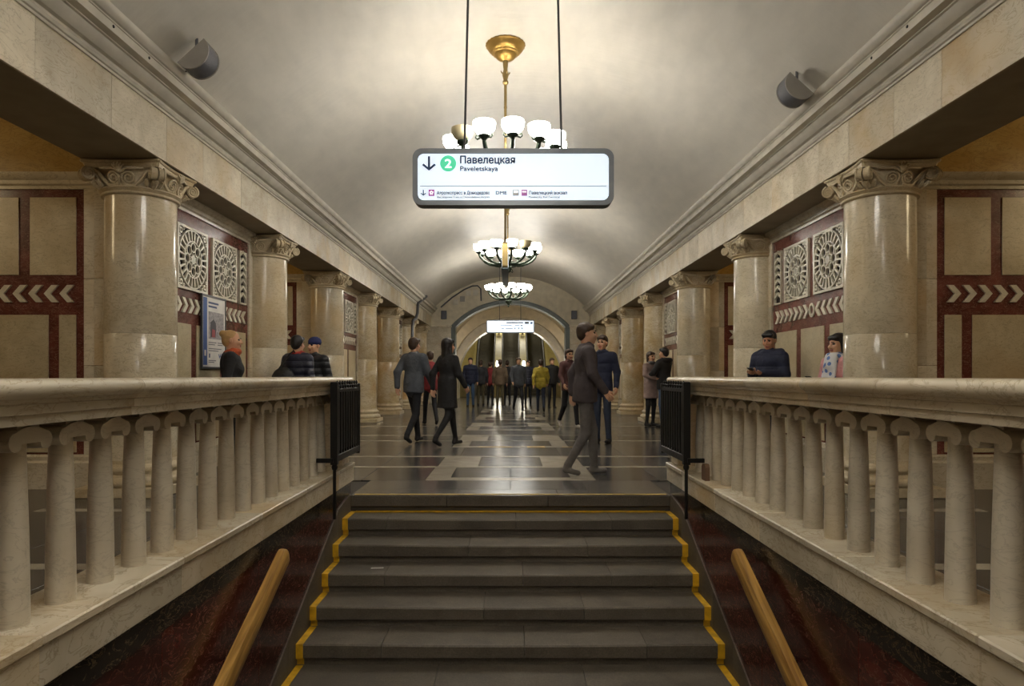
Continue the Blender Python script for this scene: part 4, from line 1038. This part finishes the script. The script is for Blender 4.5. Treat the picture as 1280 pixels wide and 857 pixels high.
# ================================================================== people
def cloth(name, col, rough=0.75, quilt=0.0, sheen=0.0):
    m, nt, b = new_mat(name); N, L = nt.nodes, nt.links
    tc = N.new('ShaderNodeTexCoord'); nz = N.new('ShaderNodeTexNoise'); nz.inputs['Scale'].default_value = 14; nz.inputs['Detail'].default_value = 6
    L.new(tc.outputs['Object'], nz.inputs['Vector'])
    r = N.new('ShaderNodeValToRGB'); r.color_ramp.elements[0].position = .3; r.color_ramp.elements[1].position = .7
    r.color_ramp.elements[0].color = tuple(c_ * .8 for c_ in col[:3]) + (1,); r.color_ramp.elements[1].color = tuple(min(1, c_ * 1.15) for c_ in col[:3]) + (1,)
    L.new(nz.outputs['Fac'], r.inputs['Fac']); L.new(r.outputs['Color'], b.inputs['Base Color']); b.inputs['Roughness'].default_value = rough
    n2 = N.new('ShaderNodeTexNoise'); n2.inputs['Scale'].default_value = 9; n2.inputs['Detail'].default_value = 4; n2.inputs['Distortion'].default_value = 1.2
    L.new(tc.outputs['Object'], n2.inputs['Vector'])
    bp = N.new('ShaderNodeBump'); bp.inputs['Strength'].default_value = .5; bp.inputs['Distance'].default_value = .03
    h = n2.outputs['Fac']
    if quilt:
        wv = N.new('ShaderNodeTexWave'); wv.bands_direction = 'Z'; wv.inputs['Scale'].default_value = quilt; wv.inputs['Distortion'].default_value = .6
        L.new(tc.outputs['Object'], wv.inputs['Vector'])
        pw_ = N.new('ShaderNodeMath'); pw_.operation = 'POWER'; pw_.inputs[1].default_value = .35; L.new(wv.outputs['Fac'], pw_.inputs[0])
        ad = N.new('ShaderNodeMath'); ad.operation = 'ADD'; L.new(pw_.outputs[0], ad.inputs[0]); L.new(h, ad.inputs[1]); h = ad.outputs[0]
    L.new(h, bp.inputs['Height']); L.new(bp.outputs['Normal'], b.inputs['Normal'])
    return name
for nm, c_, q in (('skin', srgb(206, 160, 130), 0), ('skin_tan', srgb(184, 134, 104), 0)):
    m, nt, b = new_mat(nm); b.inputs['Base Color'].default_value = c_; b.inputs['Roughness'].default_value = .5; b.inputs['Subsurface Weight'].default_value = .1; b.inputs['Subsurface Radius'].default_value = (.01, .004, .002)
plain('lip', srgb(158, 92, 84), .45); plain('eye_dark', srgb(34, 24, 20), .25); plain('brow', srgb(36, 28, 24), .7)
for nm, col, q in (('black_coat', (26, 25, 27), 0), ('navy_puffer', (30, 33, 52), 3.2), ('navy_parka', (26, 32, 56), 2.2), ('black_puffer', (30, 32, 38), 3.2), ('pink_coat', (206, 150, 152), 0), ('pinkgrey_coat', (150, 128, 122), 0),
                   ('charcoal', (44, 44, 48), 0), ('grey_jacket', (76, 80, 88), 0), ('dark_trouser', (28, 29, 34), 0), ('jeans', (62, 86, 116), 0), ('dark_jeans', (40, 48, 66), 0), ('black_legging', (22, 22, 24), 0),
                   ('red_jacket', (128, 38, 42), 0), ('maroon_jacket', (92, 58, 56), 0), ('yellow_jacket', (170, 152, 52), 2.2), ('brown_jacket', (96, 80, 62), 0), ('olive_trouser', (84, 76, 52), 0), ('orange_scarf', (176, 80, 40), 0),
                   ('red_scarf', (168, 48, 38), 0), ('blue_hat', (30, 38, 92), 0), ('shoe_dark', (34, 32, 32), 0), ('shoe_white', (196, 190, 182), 0), ('shoe_grey', (104, 100, 96), 0), ('bag_black', (18, 18, 20), 0), ('grey_hood', (96, 92, 90), 0), ('dusk_jacket', (70, 62, 64), 0)):
    cloth(nm, srgb(*col), .45 if 'puffer' in nm or 'bag' in nm else .8, q)
cloth('hair_blond', srgb(186, 150, 98), .5); cloth('hair_black', srgb(22, 19, 19), .4); cloth('hair_brown', srgb(62, 44, 32), .5)
# white scarf with a blue print
m, nt, b = new_mat('print_scarf'); N, L = nt.nodes, nt.links
tc = N.new('ShaderNodeTexCoord'); vo = N.new('ShaderNodeTexVoronoi'); vo.inputs['Scale'].default_value = 16
L.new(tc.outputs['Object'], vo.inputs['Vector']); r = N.new('ShaderNodeValToRGB'); r.color_ramp.interpolation = 'CONSTANT'
r.color_ramp.elements[0].color = srgb(86, 116, 176); r.color_ramp.elements[1].position = .38; r.color_ramp.elements[1].color = srgb(206, 208, 212)
L.new(vo.outputs['Distance'], r.inputs['Fac']); L.new(r.outputs['Color'], b.inputs['Base Color']); b.inputs['Roughness'].default_value = .85

# ---- implicit figures : rounded cones and ellipsoids blended smoothly, surfaced with surface nets
class Fig:
    def __init__(s): s.p = []
    def cone(s, a, b_, ra, rb, mat, k=.03, sq=(1, 1, 1), cut=None): s.p.append(('c', np.array(a, float), np.array(b_, float), ra, rb, mat, k, np.array(sq, float), cut)); return s
    def ell(s, c_, r_, mat, k=.02, sub=False, rot=None): s.p.append(('s' if sub else 'e', np.array(c_, float), np.array(r_, float), rot, 0, mat, k, None, None)); return s
    def dist(s, P_):
        d = np.full(P_.shape[0], 9.0); best = np.full(P_.shape[0], 9.0); mi = np.zeros(P_.shape[0], int)
        for t, a, b_, ra, rb, mat, k, sq, cut in s.p:
            if t == 'c':
                sc_ = 1 / sq; A, B = a * sc_, b_ * sc_; X = P_ * sc_; ab = B - A; L2 = max(ab @ ab, 1e-9)
                tt = np.clip(((X - A) @ ab) / L2, 0, 1); q = np.linalg.norm(X - A - tt[:, None] * ab, axis=1) - (ra + (rb - ra) * tt)
                q = q * min(sq.min(), 1.0) if sq.min() < 1 else q
                if cut is not None: q = np.maximum(q, cut - P_[:, 2])
            else:
                X = P_ - a
                if ra is not None: X = X @ ra
                k0 = np.linalg.norm(X / b_, axis=1); k1 = np.linalg.norm(X / (b_ * b_), axis=1) + 1e-9; q = k0 * (k0 - 1) / k1
            if t == 's':
                h = np.clip(.5 - .5 * (d + q) / k, 0, 1); d = d * (1 - h) - q * h + k * h * (1 - h); continue
            h = np.clip(.5 + .5 * (d - q) / k, 0, 1); d = d * (1 - h) + q * h - k * h * (1 - h)
            up = q < best; best = np.where(up, q, best); mi = np.where(up, mat, mi)
        return d, mi
    def bounds(s):
        lo, hi = np.full(3, 9e9), np.full(3, -9e9)
        for t, a, b_, ra, rb, mat, k, sq, cut in s.p:
            if t == 'c': r_ = max(ra, rb) * sq; lo = np.minimum(lo, np.minimum(a, b_) - r_); hi = np.maximum(hi, np.maximum(a, b_) + r_)
            elif t == 'e': R_ = np.full(3, b_.max()) if ra is not None else b_; lo = np.minimum(lo, a - R_); hi = np.maximum(hi, a + R_)
        return lo - .04, hi + .04
    def net(s, h):
        lo, hi = s.bounds(); n = np.ceil((hi - lo) / h).astype(int) + 1
        ax = [lo[i] + h * np.arange(n[i]) for i in range(3)]
        G = np.stack(np.meshgrid(*ax, indexing='ij'), -1).reshape(-1, 3); d = np.empty(len(G))
        for i in range(0, len(G), 400000): d[i:i + 400000] = s.dist(G[i:i + 400000])[0]
        d = d.reshape(n); ins = d < 0
        cell = np.zeros(n - 1, int)
        for dx in (0, 1):
            for dy in (0, 1):
                for dz in (0, 1): cell += ins[dx:n[0] - 1 + dx, dy:n[1] - 1 + dy, dz:n[2] - 1 + dz]
        act = (cell > 0) & (cell < 8); idx = np.full(n - 1, -1); I = np.argwhere(act); idx[act] = np.arange(len(I))
        acc = np.zeros((len(I), 3)); cnt = np.zeros(len(I))
        cor = [(a, b_, c_) for a in (0, 1) for b_ in (0, 1) for c_ in (0, 1)]
        for i, a in enumerate(cor):
            for b_ in cor[i + 1:]:
                if sum(abs(x - y_) for x, y_ in zip(a, b_)) != 1: continue
                da = d[I[:, 0] + a[0], I[:, 1] + a[1], I[:, 2] + a[2]]; db = d[I[:, 0] + b_[0], I[:, 1] + b_[1], I[:, 2] + b_[2]]
                c_ = (da < 0) != (db < 0); t = np.where(c_, da / np.where(c_, da - db, 1), 0)
                acc += np.where(c_[:, None], np.array(a) + t[:, None] * (np.array(b_) - np.array(a)), 0); cnt += c_
        V = lo + h * (I + acc / cnt[:, None]); Q = []
        for axn in range(3):
            o1, o2 = [(1, 2), (2, 0), (0, 1)][axn]
            sl0 = [slice(None)] * 3; sl1 = [slice(None)] * 3; sl0[axn] = slice(0, -1); sl1[axn] = slice(1, None)
            E = np.argwhere(ins[tuple(sl0)] != ins[tuple(sl1)])
            E = E[(E[:, o1] > 0) & (E[:, o2] > 0) & (E[:, o1] < n[o1] - 1) & (E[:, o2] < n[o2] - 1)]
            if not len(E): continue
            fl_ = ins[E[:, 0], E[:, 1], E[:, 2]]
            def at(p, q): e = E.copy(); e[:, o1] -= p; e[:, o2] -= q; return idx[e[:, 0], e[:, 1], e[:, 2]]
            q = np.stack([at(1, 1), at(0, 1), at(0, 0), at(1, 0)], 1); q[~fl_] = q[~fl_][:, ::-1]; Q.append(q)
        Q = np.concatenate(Q); Q = Q[(Q >= 0).all(1)]
        return V, Q, s.dist(V[Q].mean(1))[1]
def fig_object(name, figs, mats, parent=None):
    Vs, Qs, Ms, o = [], [], [], 0
    for f_, h in figs:
        V, Q, M_ = f_.net(h); Vs.append(V); Qs.append(Q + o); Ms.append(M_); o += len(V)
    V, Q, M_ = np.concatenate(Vs), np.concatenate(Qs), np.concatenate(Ms)
    me = bpy.data.meshes.new(name); me.vertices.add(len(V)); me.vertices.foreach_set('co', V.ravel())
    me.loops.add(Q.size); me.loops.foreach_set('vertex_index', Q.ravel()); me.polygons.add(len(Q))
    me.polygons.foreach_set('loop_start', np.arange(0, Q.size, 4)); me.polygons.foreach_set('material_index', M_)
    me.polygons.foreach_set('use_smooth', np.ones(len(Q), bool))
    for k in mats: me.materials.append(MATS[k])
    me.update(calc_edges=True); me.validate(); return link(name, me, parent)
def lerp(a, b_, t): return tuple(x + (y_ - x) * t for x, y_ in zip(a, b_))
def person(label, loc, rz, H, top, bottom, shoes, skin='skin', hair='hair_black', hairstyle='short', pose='stand', coat=0.0, bulk=1.0, hat=None, scarf=None, hood=None, female=False, fine=True, headturn=0.0, nod=0.0, group=None, arms=None, skirt_mat=None):
    """upright figure facing -y; all joints in a 1.75 m frame then scaled"""
    M_ = [skin, top, bottom, shoes, 'lip', 'eye_dark', 'brow', scarf or top, hood or top]
    S, T, B, SH, LP, EY, BR, SC, HD = range(9)
    b = bulk; sw = (.165 if female else .185); hw = .088
    f = Fig(); hands = []
    J = dict(hipL=(hw, 0, .92), hipR=(-hw, 0, .92))
    leg = {1: [(hw, -.01, .5), (hw + .01, .03, .085), (hw + .02, -.10, .03)], -1: [(-hw, -.01, .5), (-hw - .01, .03, .085), (-hw - .02, -.10, .03)]}
    lean = 0.0
    if pose == 'walk':
        leg = {1: [(hw, -.17, .52), (hw, -.25, .10), (hw + .01, -.37, .04)], -1: [(-hw, .05, .49), (-hw, .30, .17), (-hw - .01, .23, .045)]}; lean = -.02
    if pose == 'stride':
        leg = {1: [(hw, -.10, .51), (hw, -.12, .10), (hw + .01, -.24, .04)], -1: [(-hw, .0, .49), (-hw, .20, .13), (-hw - .01, .09, .04)]}; lean = -.02
    for s in (1, -1):
        k, a, t = leg[s]; hp = J['hipL' if s > 0 else 'hipR']
        f.cone((hp[0] * .88, hp[1], hp[2]), k, .076, .060, B, .03); f.cone(k, a, .060, .044 if not bottom.startswith('black_leg') else .036, B, .02)
        hl = (a[0], a[1] + .025, max(.035, a[2] - .055)); f.cone(hl, t, .038, .034, SH, .02, (1, 1, .9)); f.cone((a[0], a[1], a[2] + .0), hl, .043, .038, SH, .02)
    # torso
    f.cone((0, 0, .93), (0, lean * .3, 1.05), .150 * b, .145 * b, T if coat or True else B, .05, (1, .74, 1))
    f.cone((0, lean * .3, 1.05), (0, lean, 1.30), .140 * b, .158 * b, T, .06, (1, .76, 1))
    f.cone((-sw + .05, lean, 1.40), (sw - .05, lean, 1.40), .078 * b, .078 * b, T, .07, (1, .95, 1))
    f.ell((0, .055 + lean, 1.33), (.15, .075, .16), T, .06)
    if female: f.ell((0, -.085 + lean, 1.26), (.115, .06, .07), T, .05)
    if coat: f.cone((0, 0, 1.0), (0, 0, coat), .160 * b, .190 * b, T, .05, (1, .82, 1), coat)
    else: f.cone((0, 0, .98), (0, 0, .80), .158 * b, .166 * b, T, .03, (1, .84, 1), .84)
    f.cone((0, lean, 1.44), (0, lean - .01, 1.53), .062, .054, T if not scarf else SC, .03)
    if scarf:
        for k in range(10):
            a = 2 * PI * k / 10; a2 = 2 * PI * (k + 1) / 10
            f.cone((.075 * math.cos(a), lean + .07 * math.sin(a) - .01, 1.475 - .012 * math.sin(a)), (.075 * math.cos(a2), lean + .07 * math.sin(a2) - .01, 1.475 - .012 * math.sin(a2)), .034, .034, SC, .02)
    else:
        for k in range(10):
            a = 2 * PI * k / 10; a2 = 2 * PI * (k + 1) / 10
            f.cone((.07 * math.cos(a), lean + .065 * math.sin(a), 1.478), (.07 * math.cos(a2), lean + .065 * math.sin(a2), 1.478), .022, .022, T, .02)
    if hood:
        for k in range(9):
            a = PI * (k / 8) ; p = (.125 * math.cos(a), lean + .03 + .10 * math.sin(a), 1.47); a2 = PI * min(1, (k + 1) / 8); q = (.125 * math.cos(a2), lean + .03 + .10 * math.sin(a2), 1.47); f.cone(p, q, .045, .045, HD, .03)
    # arms
    A = {1: [(sw + .055, .03, 1.15), (sw + .06, -.03, .91)], -1: [(-sw - .055, .03, 1.15), (-sw - .06, -.03, .91)]}
    if pose in ('walk', 'stride'): A = {1: [(sw + .06, .12, 1.17), (sw + .06, .12, .93)], -1: [(-sw - .06, -.06, 1.16), (-sw - .05, -.20, .97)]}
    if arms: A.update(arms)
    for s in (1, -1):
        sh_ = (s * sw, lean, 1.405); e, w_ = A[s]
        f.cone(sh_, e, .066 * b, .055 * b, T, .045); f.cone(e, w_, .055 * b, .042 * b, T, .025)
        hands.append((s, Vector(e), Vector(w_)))
    figs = [(f, .0125 if fine else .024)]
    # hands with five fingers
    if fine:
        for s, e, w_ in hands:
            d = (w_ - e).normalized(); up = Vector((0, 0, 1)); sd = d.cross(up); sd = sd.normalized() if sd.length > .1 else Vector((0, -1, 0))
            grip = arms is not None and s in arms
            inn = Vector((-s, 0, 0)) if not grip else Vector((0, 0, 1))
            acr = d.cross(inn).normalized()      # across the knuckles
            if acr.y > 0: acr = -acr
            inn = acr.cross(d).normalized() * (1 if acr.cross(d).dot(inn) > 0 else -1)
            g = Fig(); g.cone(w_ - d * .05, w_ + d * .02, .030, .027, S, .01)
            g.cone(w_ + d * .015 - acr * .012, w_ + d * .08 - acr * .022, .023, .019, S, .012); g.cone(w_ + d * .015 + acr * .012, w_ + d * .085 + acr * .022, .023, .019, S, .012)
            curl = .9 if grip else .45
            for q, (off, ln) in enumerate(((.030, .066), (.011, .075), (-.009, .070), (-.028, .054))):
                p0 = w_ + d * .082 + acr * off; a = curl * .6; p1 = p0 + (d * math.cos(a) + inn * math.sin(a)) * ln * .5; a = curl * 1.8; p2 = p1 + (d * math.cos(a) + inn * math.sin(a)) * ln * .5
                g.cone(p0, p1, .0095, .0088, S, .005); g.cone(p1, p2, .0088, .0072, S, .004)
            t0 = w_ + d * .025 + acr * .024; t1 = t0 + (d * .7 + acr * .6 + inn * .3).normalized() * .042; t2 = t1 + (d * .9 + inn * .5).normalized() * .032
            g.cone(t0, t1, .014, .0115, S, .008); g.cone(t1, t2, .011, .0085, S, .004)
            figs.append((g, .0055))
    else:
        for s, e, w_ in hands:
            d = (w_ - e).normalized(); f.cone(w_, w_ + d * .09, .032, .028, S, .02, (1, 1, 1)); f.cone(w_ + d * .09, w_ + d * .16, .024, .014, S, .02); f.cone(w_ + d * .03, w_ + d * .08 + Vector((0, -.035, 0)), .014, .011, S, .01)
    # head, in its own frame then turned
    ct, st_ = math.cos(headturn), math.sin(headturn); cn, sn = math.cos(nod), math.sin(nod)
    HC = Vector((0, lean - .012, 1.625))
    R3 = np.array(((ct, -st_, 0), (st_, ct, 0), (0, 0, 1))) @ np.array(((1, 0, 0), (0, cn, -sn), (0, sn, cn)))
    def hp(x, y_, z): v_ = R3 @ np.array((x, y_, z - 0.0)); return (HC.x + v_[0], HC.y + v_[1], HC.z + v_[2])
    h = Fig(); hs = .0065 if fine else .016
    h.ell(hp(0, .018, .035), (.074, .094, .088), S, .02, rot=R3); h.ell(hp(0, -.028, -.045), (.058, .066, .072), S, .035, rot=R3); h.cone(hp(0, -.062, -.095), hp(0, -.05, -.085), .024, .03, S, .03)
    h.cone((HC.x, HC.y + .02, HC.z - .16), hp(0, .02, -.04), .056, .054, S, .03)
    if fine:
        for s in (-1, 1):
            h.ell(hp(s * .031, -.092, .008), (.016, .012, .011), S, .012, sub=True, rot=R3)
            h.ell(hp(s * .031, -.0775, .008), (.0105, .0095, .0065), EY, .002, rot=R3)
            h.cone(hp(s * .014, -.094, .028), hp(s * .048, -.083, .029), .0058, .005, BR, .005)
            h.ell(hp(s * .076, .016, -.005), (.012, .021, .034), S, .008, rot=R3)
            h.ell(hp(s * .038, -.072, -.03), (.022, .02, .022), S, .02, rot=R3)
        h.cone(hp(0, -.090, .012), hp(0, -.108, -.03), .009, .0135, S, .012); h.cone(hp(-.012, -.096, -.034), hp(.012, -.096, -.034), .009, .009, S, .008)
        h.cone(hp(-.02, -.090, -.063), hp(.02, -.090, -.063), .0062, .0062, LP, .004); h.cone(hp(-.016, -.089, -.071), hp(.016, -.089, -.071), .0062, .0062, LP, .004)
    figs.append((h, hs))
    root = fig_object('person', figs, M_)
    # hair and hat
    g = Fig(); gh = .009 if fine else .02
    if hat:
        g.ell(hp(0, .022, .07), (.086, .106, .075), 0, .02, rot=R3); g.cone(hp(-.06, .02, .045), hp(.06, .02, .045), .036, .036, 0, .03, (1, 1.5, .8)); g.cone(hp(0, -.05, .045), hp(0, .07, .04), .045, .045, 0, .04)
        fig_object('hat', [(g, gh)], [hat], root)
    else:
        g.ell(hp(0, .036 if hairstyle == 'bun' else .030, .052), (.082 if hairstyle == 'bun' else .084, .098, .082), 0, .02, rot=R3); g.ell(hp(0, .062, .0), (.074, .066, .085), 0, .03, rot=R3)
        if hairstyle != 'bun': g.cone(hp(-.048, -.050, .076), hp(.048, -.050, .076), .026, .026, 0, .03); [g.cone(hp(e_ * .070, .012, .05), hp(e_ * .073, .022, -.002), .016, .012, 0, .02) for e_ in (-1, 1)]
        if hairstyle == 'bun':
            g.ell(hp(0, .118, .085), (.05, .045, .045), 0, .015, rot=R3); g.ell(hp(0, .078, -.01), (.07, .05, .06), 0, .02, rot=R3)
        if hairstyle == 'long':
            g.cone(hp(0, .06, .03), (HC.x, HC.y + .085, HC.z - .21), .078, .070, 0, .03, (1, .75, 1))
            for s in (-1, 1): g.cone(hp(s * .068, .01, .05), hp(s * .078, .025, -.15), .024, .028, 0, .02)
        if hairstyle == 'mid':
            g.cone(hp(0, .055, .03), hp(0, .07, -.085), .078, .066, 0, .03, (1, .8, 1))
            for s in (-1, 1): g.cone(hp(s * .068, .012, .05), hp(s * .074, .03, -.07), .02, .022, 0, .02)
        fig_object('hair', [(g, gh)], [hair], root)
    root.location = loc; root.rotation_euler.z = rz; k = H / 1.75; root.scale = (k, k, k)
    tag(root, label, 'person', group); return root
def at_px(px, Y): return (px - VX) * Y / F
# people leaning and waiting behind the balustrades
person('woman in black coat with blond bun standing before the poster', (at_px(290, 7.95), 7.95, 0), PI * .58, 1.66, 'black_coat', 'black_legging', 'shoe_dark', 'skin', 'hair_blond', 'bun', coat=.62, scarf='orange_scarf', female=True)
person('person in navy quilted jacket with red scarf, back to the hall stairs', (at_px(372, 9.2), 9.2, 0), PI * .92, 1.68, 'navy_puffer', 'dark_trouser', 'shoe_dark', 'skin', 'hair_black', 'short', bulk=1.18, scarf='red_scarf', female=True, coat=.72)
person('person in blue knit hat and black quilted jacket', (at_px(393, 9.95), 9.95, 0), -.35, 1.69, 'black_puffer', 'dark_trouser', 'shoe_dark', 'skin', 'hair_black', 'short', bulk=1.08, hat='blue_hat', coat=.75, headturn=-.15)
tel = {1: [(.235, -.02, 1.18), (.075, -.27, 1.20)], -1: [(-.235, -.02, 1.18), (-.075, -.27, 1.20)]}
man = person('man in navy hooded jacket looking at a phone', (at_px(962, 8.25), 8.25, 0), -.95, 1.68, 'navy_parka', 'dark_trouser', 'shoe_dark', 'skin_tan', 'hair_black', 'short', bulk=1.12, hood='navy_parka', arms=tel, nod=.22, headturn=.25)
girl = person('dark-haired woman in pink coat and printed scarf holding a phone', (at_px(1047, 7.06), 7.06, 0), -1.25, 1.57, 'pink_coat', 'black_legging', 'shoe_dark', 'skin', 'hair_black', 'long', scarf='print_scarf', female=True, coat=.78, arms={1: [(.215, -.03, 1.17), (.06, -.26, 1.16)], -1: [(-.215, -.03, 1.17), (-.05, -.26, 1.17)]}, nod=.1)
def phone(owner, label, dz=1.235):
    ph = empty('phone', (0, 0, 0)); tag(ph, label, 'phone')
    MB().box(-.037, .037, -.075, .075, -.004, .004, .003).obj('body', 'black_glass', ph); MB().box(-.033, .033, -.066, .066, .004, .0055).obj('screen', 'speaker_front', ph)
    k = owner.scale.x; R_ = Matrix.Rotation(owner.rotation_euler.z, 3, 'Z'); ph.location = Vector(owner.location) + R_ @ (Vector((0, -.37, dz)) * k)
    ph.rotation_euler = (Matrix.Rotation(owner.rotation_euler.z, 3, 'Z') @ Matrix.Rotation(-.45, 3, 'X')).to_euler()
phone(man, 'dark phone held by the man in navy hooded jacket'); phone(girl, 'dark phone held by the woman in pink coat', 1.205)
# scarf ends of the woman in pink
R_ = Matrix.Rotation(girl.rotation_euler.z, 3, 'Z')
g = Fig(); g.cone((.05, -.09, 1.47), (.06, -.155, 1.12), .045, .05, 0, .03, (1, .5, 1)); g.cone((-.05, -.09, 1.47), (-.055, -.155, 1.16), .045, .05, 0, .03, (1, .5, 1)); g.cone((.0, -.1, 1.44), (.0, -.14, 1.36), .06, .05, 0, .04, (1, .6, 1))
fig_object('scarf_ends', [(g, .012)], ['print_scarf'], girl)
# shoulder bag of the person in navy
bx_, by_ = at_px(356, 9.12), 9.06
bg = empty('shoulder_bag', (bx_, by_, .80)); tag(bg, 'black shoulder bag hanging on the person in navy quilted jacket', 'bag')
g = Fig(); g.ell((0, 0, .24), (.17, .075, .20), 0, .05); g.ell((0, 0, .12), (.20, .085, .12), 0, .05); fig_object('bag_body', [(g, .012)], ['bag_black'], bg)
MB().tube([(-.07, 0, .40), (.0, .0, .50), (.08, .02, .62), (.13, .04, .665), (.15, .10, .60), (.10, .11, .45), (.06, .04, .38)], .012, 6).obj('strap', 'bag_black', bg, 40)
# embracing couple by a column
person('woman in pinkish grey coat hugging a man beside a column', (at_px(814, 14.75), 14.8, 0), .55, 1.66, 'pinkgrey_coat', 'black_legging', 'shoe_dark', 'skin', 'hair_brown', 'mid', coat=.66, female=True, scarf='grey_hood', arms={1: [(.22, -.14, 1.22), (.10, -.33, 1.24)], -1: [(-.25, -.08, 1.20), (-.14, -.32, 1.12)]})
person('man in black jacket and blue jeans hugging a woman', (at_px(830, 14.5), 14.5, 0), PI + .75, 1.74, 'black_coat', 'jeans', 'shoe_dark', 'skin', 'hair_black', 'short', bulk=1.1, hood='black_coat', arms={1: [(.25, -.10, 1.20), (.12, -.30, 1.12)], -1: [(-.25, -.10, 1.2), (-.12, -.30, 1.14)]})
# passers-by in the hall
person('walker in grey-blue jacket and black trousers', (at_px(517, 11.1), 11.1, 0), PI * .85, 1.76, 'grey_jacket', 'dark_trouser', 'shoe_dark', hairstyle='short', hair='hair_brown', pose='walk', bulk=1.1)
person('walker in long black coat with long dark hair', (at_px(559, 10.6), 10.6, 0), PI * .75, 1.72, 'black_coat', 'black_legging', 'shoe_dark', hairstyle='long', pose='walk', coat=.62, female=True)
person('walker in dark red jacket beyond the walker in black coat', (at_px(538, 15.2), 15.2, 0), PI * 1.1, 1.68, 'red_jacket', 'dark_trouser', 'shoe_dark', pose='walk', hair='hair_brown')
person('tall walker in dark navy clothes near the right-hand gate'.replace('near the right-hand gate', 'with black shoes'), (at_px(753, 11.1), 11.1, 0), -.5, 1.80, 'navy_parka', 'dark_jeans', 'shoe_dark', pose='stand', hair='hair_brown')
person('walker in maroon jacket and pale shoes', (at_px(711, 14.4), 14.4, 0), .35, 1.70, 'maroon_jacket', 'dark_trouser', 'shoe_white', pose='walk', hair='hair_brown', hairstyle='mid', female=True)
person('walker in dusky grey jacket and grey sneakers crossing at the stair top', (at_px(731, 7.5), 7.5, 0), PI * .5, 1.72, 'dusk_jacket', 'grey_hood', 'shoe_grey', pose='stride', hair='hair_brown', bulk=1.05)
person('walker in charcoal jacket behind the tall walker in navy', (at_px(735, 13.2), 13.2, 0), -.3, 1.76, 'charcoal', 'dark_trouser', 'shoe_dark', pose='walk', bulk=1.1)
FAR = [(588, 24.0, 1.78, 'navy_parka', 'jeans', 'man in dark navy jacket and jeans waiting before the far escalators', 0), (601, 24.8, 1.70, 'charcoal', 'olive_trouser', 'figure in charcoal jacket and olive trousers near the far escalators', PI), (613, 25.5, 1.66, 'red_jacket', 'dark_trouser', 'figure in bright red jacket near the far escalators', PI * .9),
       (625, 23.5, 1.70, 'brown_jacket', 'olive_trouser', 'figure in brown jacket and olive trousers in the far crowd', PI), (634, 25.8, 1.72, 'charcoal', 'dark_trouser', 'figure in charcoal jacket between brown jacket and grey jacket', PI), (648, 21.0, 1.70, 'grey_jacket', 'dark_trouser', 'walker in grey jacket in the far crowd', .2),
       (660, 25.0, 1.70, 'navy_puffer', 'dark_trouser', 'figure in navy quilted jacket beside the yellow jacket', 0), (676, 20.5, 1.62, 'yellow_jacket', 'dark_jeans', 'person in mustard yellow jacket in the far hall', PI), (690, 23.0, 1.74, 'black_coat', 'dark_trouser', 'figure in black coat behind the maroon jacket', .3)]
for px, Y, H, t_, b_, lab, rz in FAR:
    person(lab, (at_px(px, Y), Y, 0), rz, H, t_, b_, 'shoe_dark', pose='walk' if px in (648, 676) else 'stand', fine=False, hair='hair_brown', bulk=1.08, group='people in the far hall')
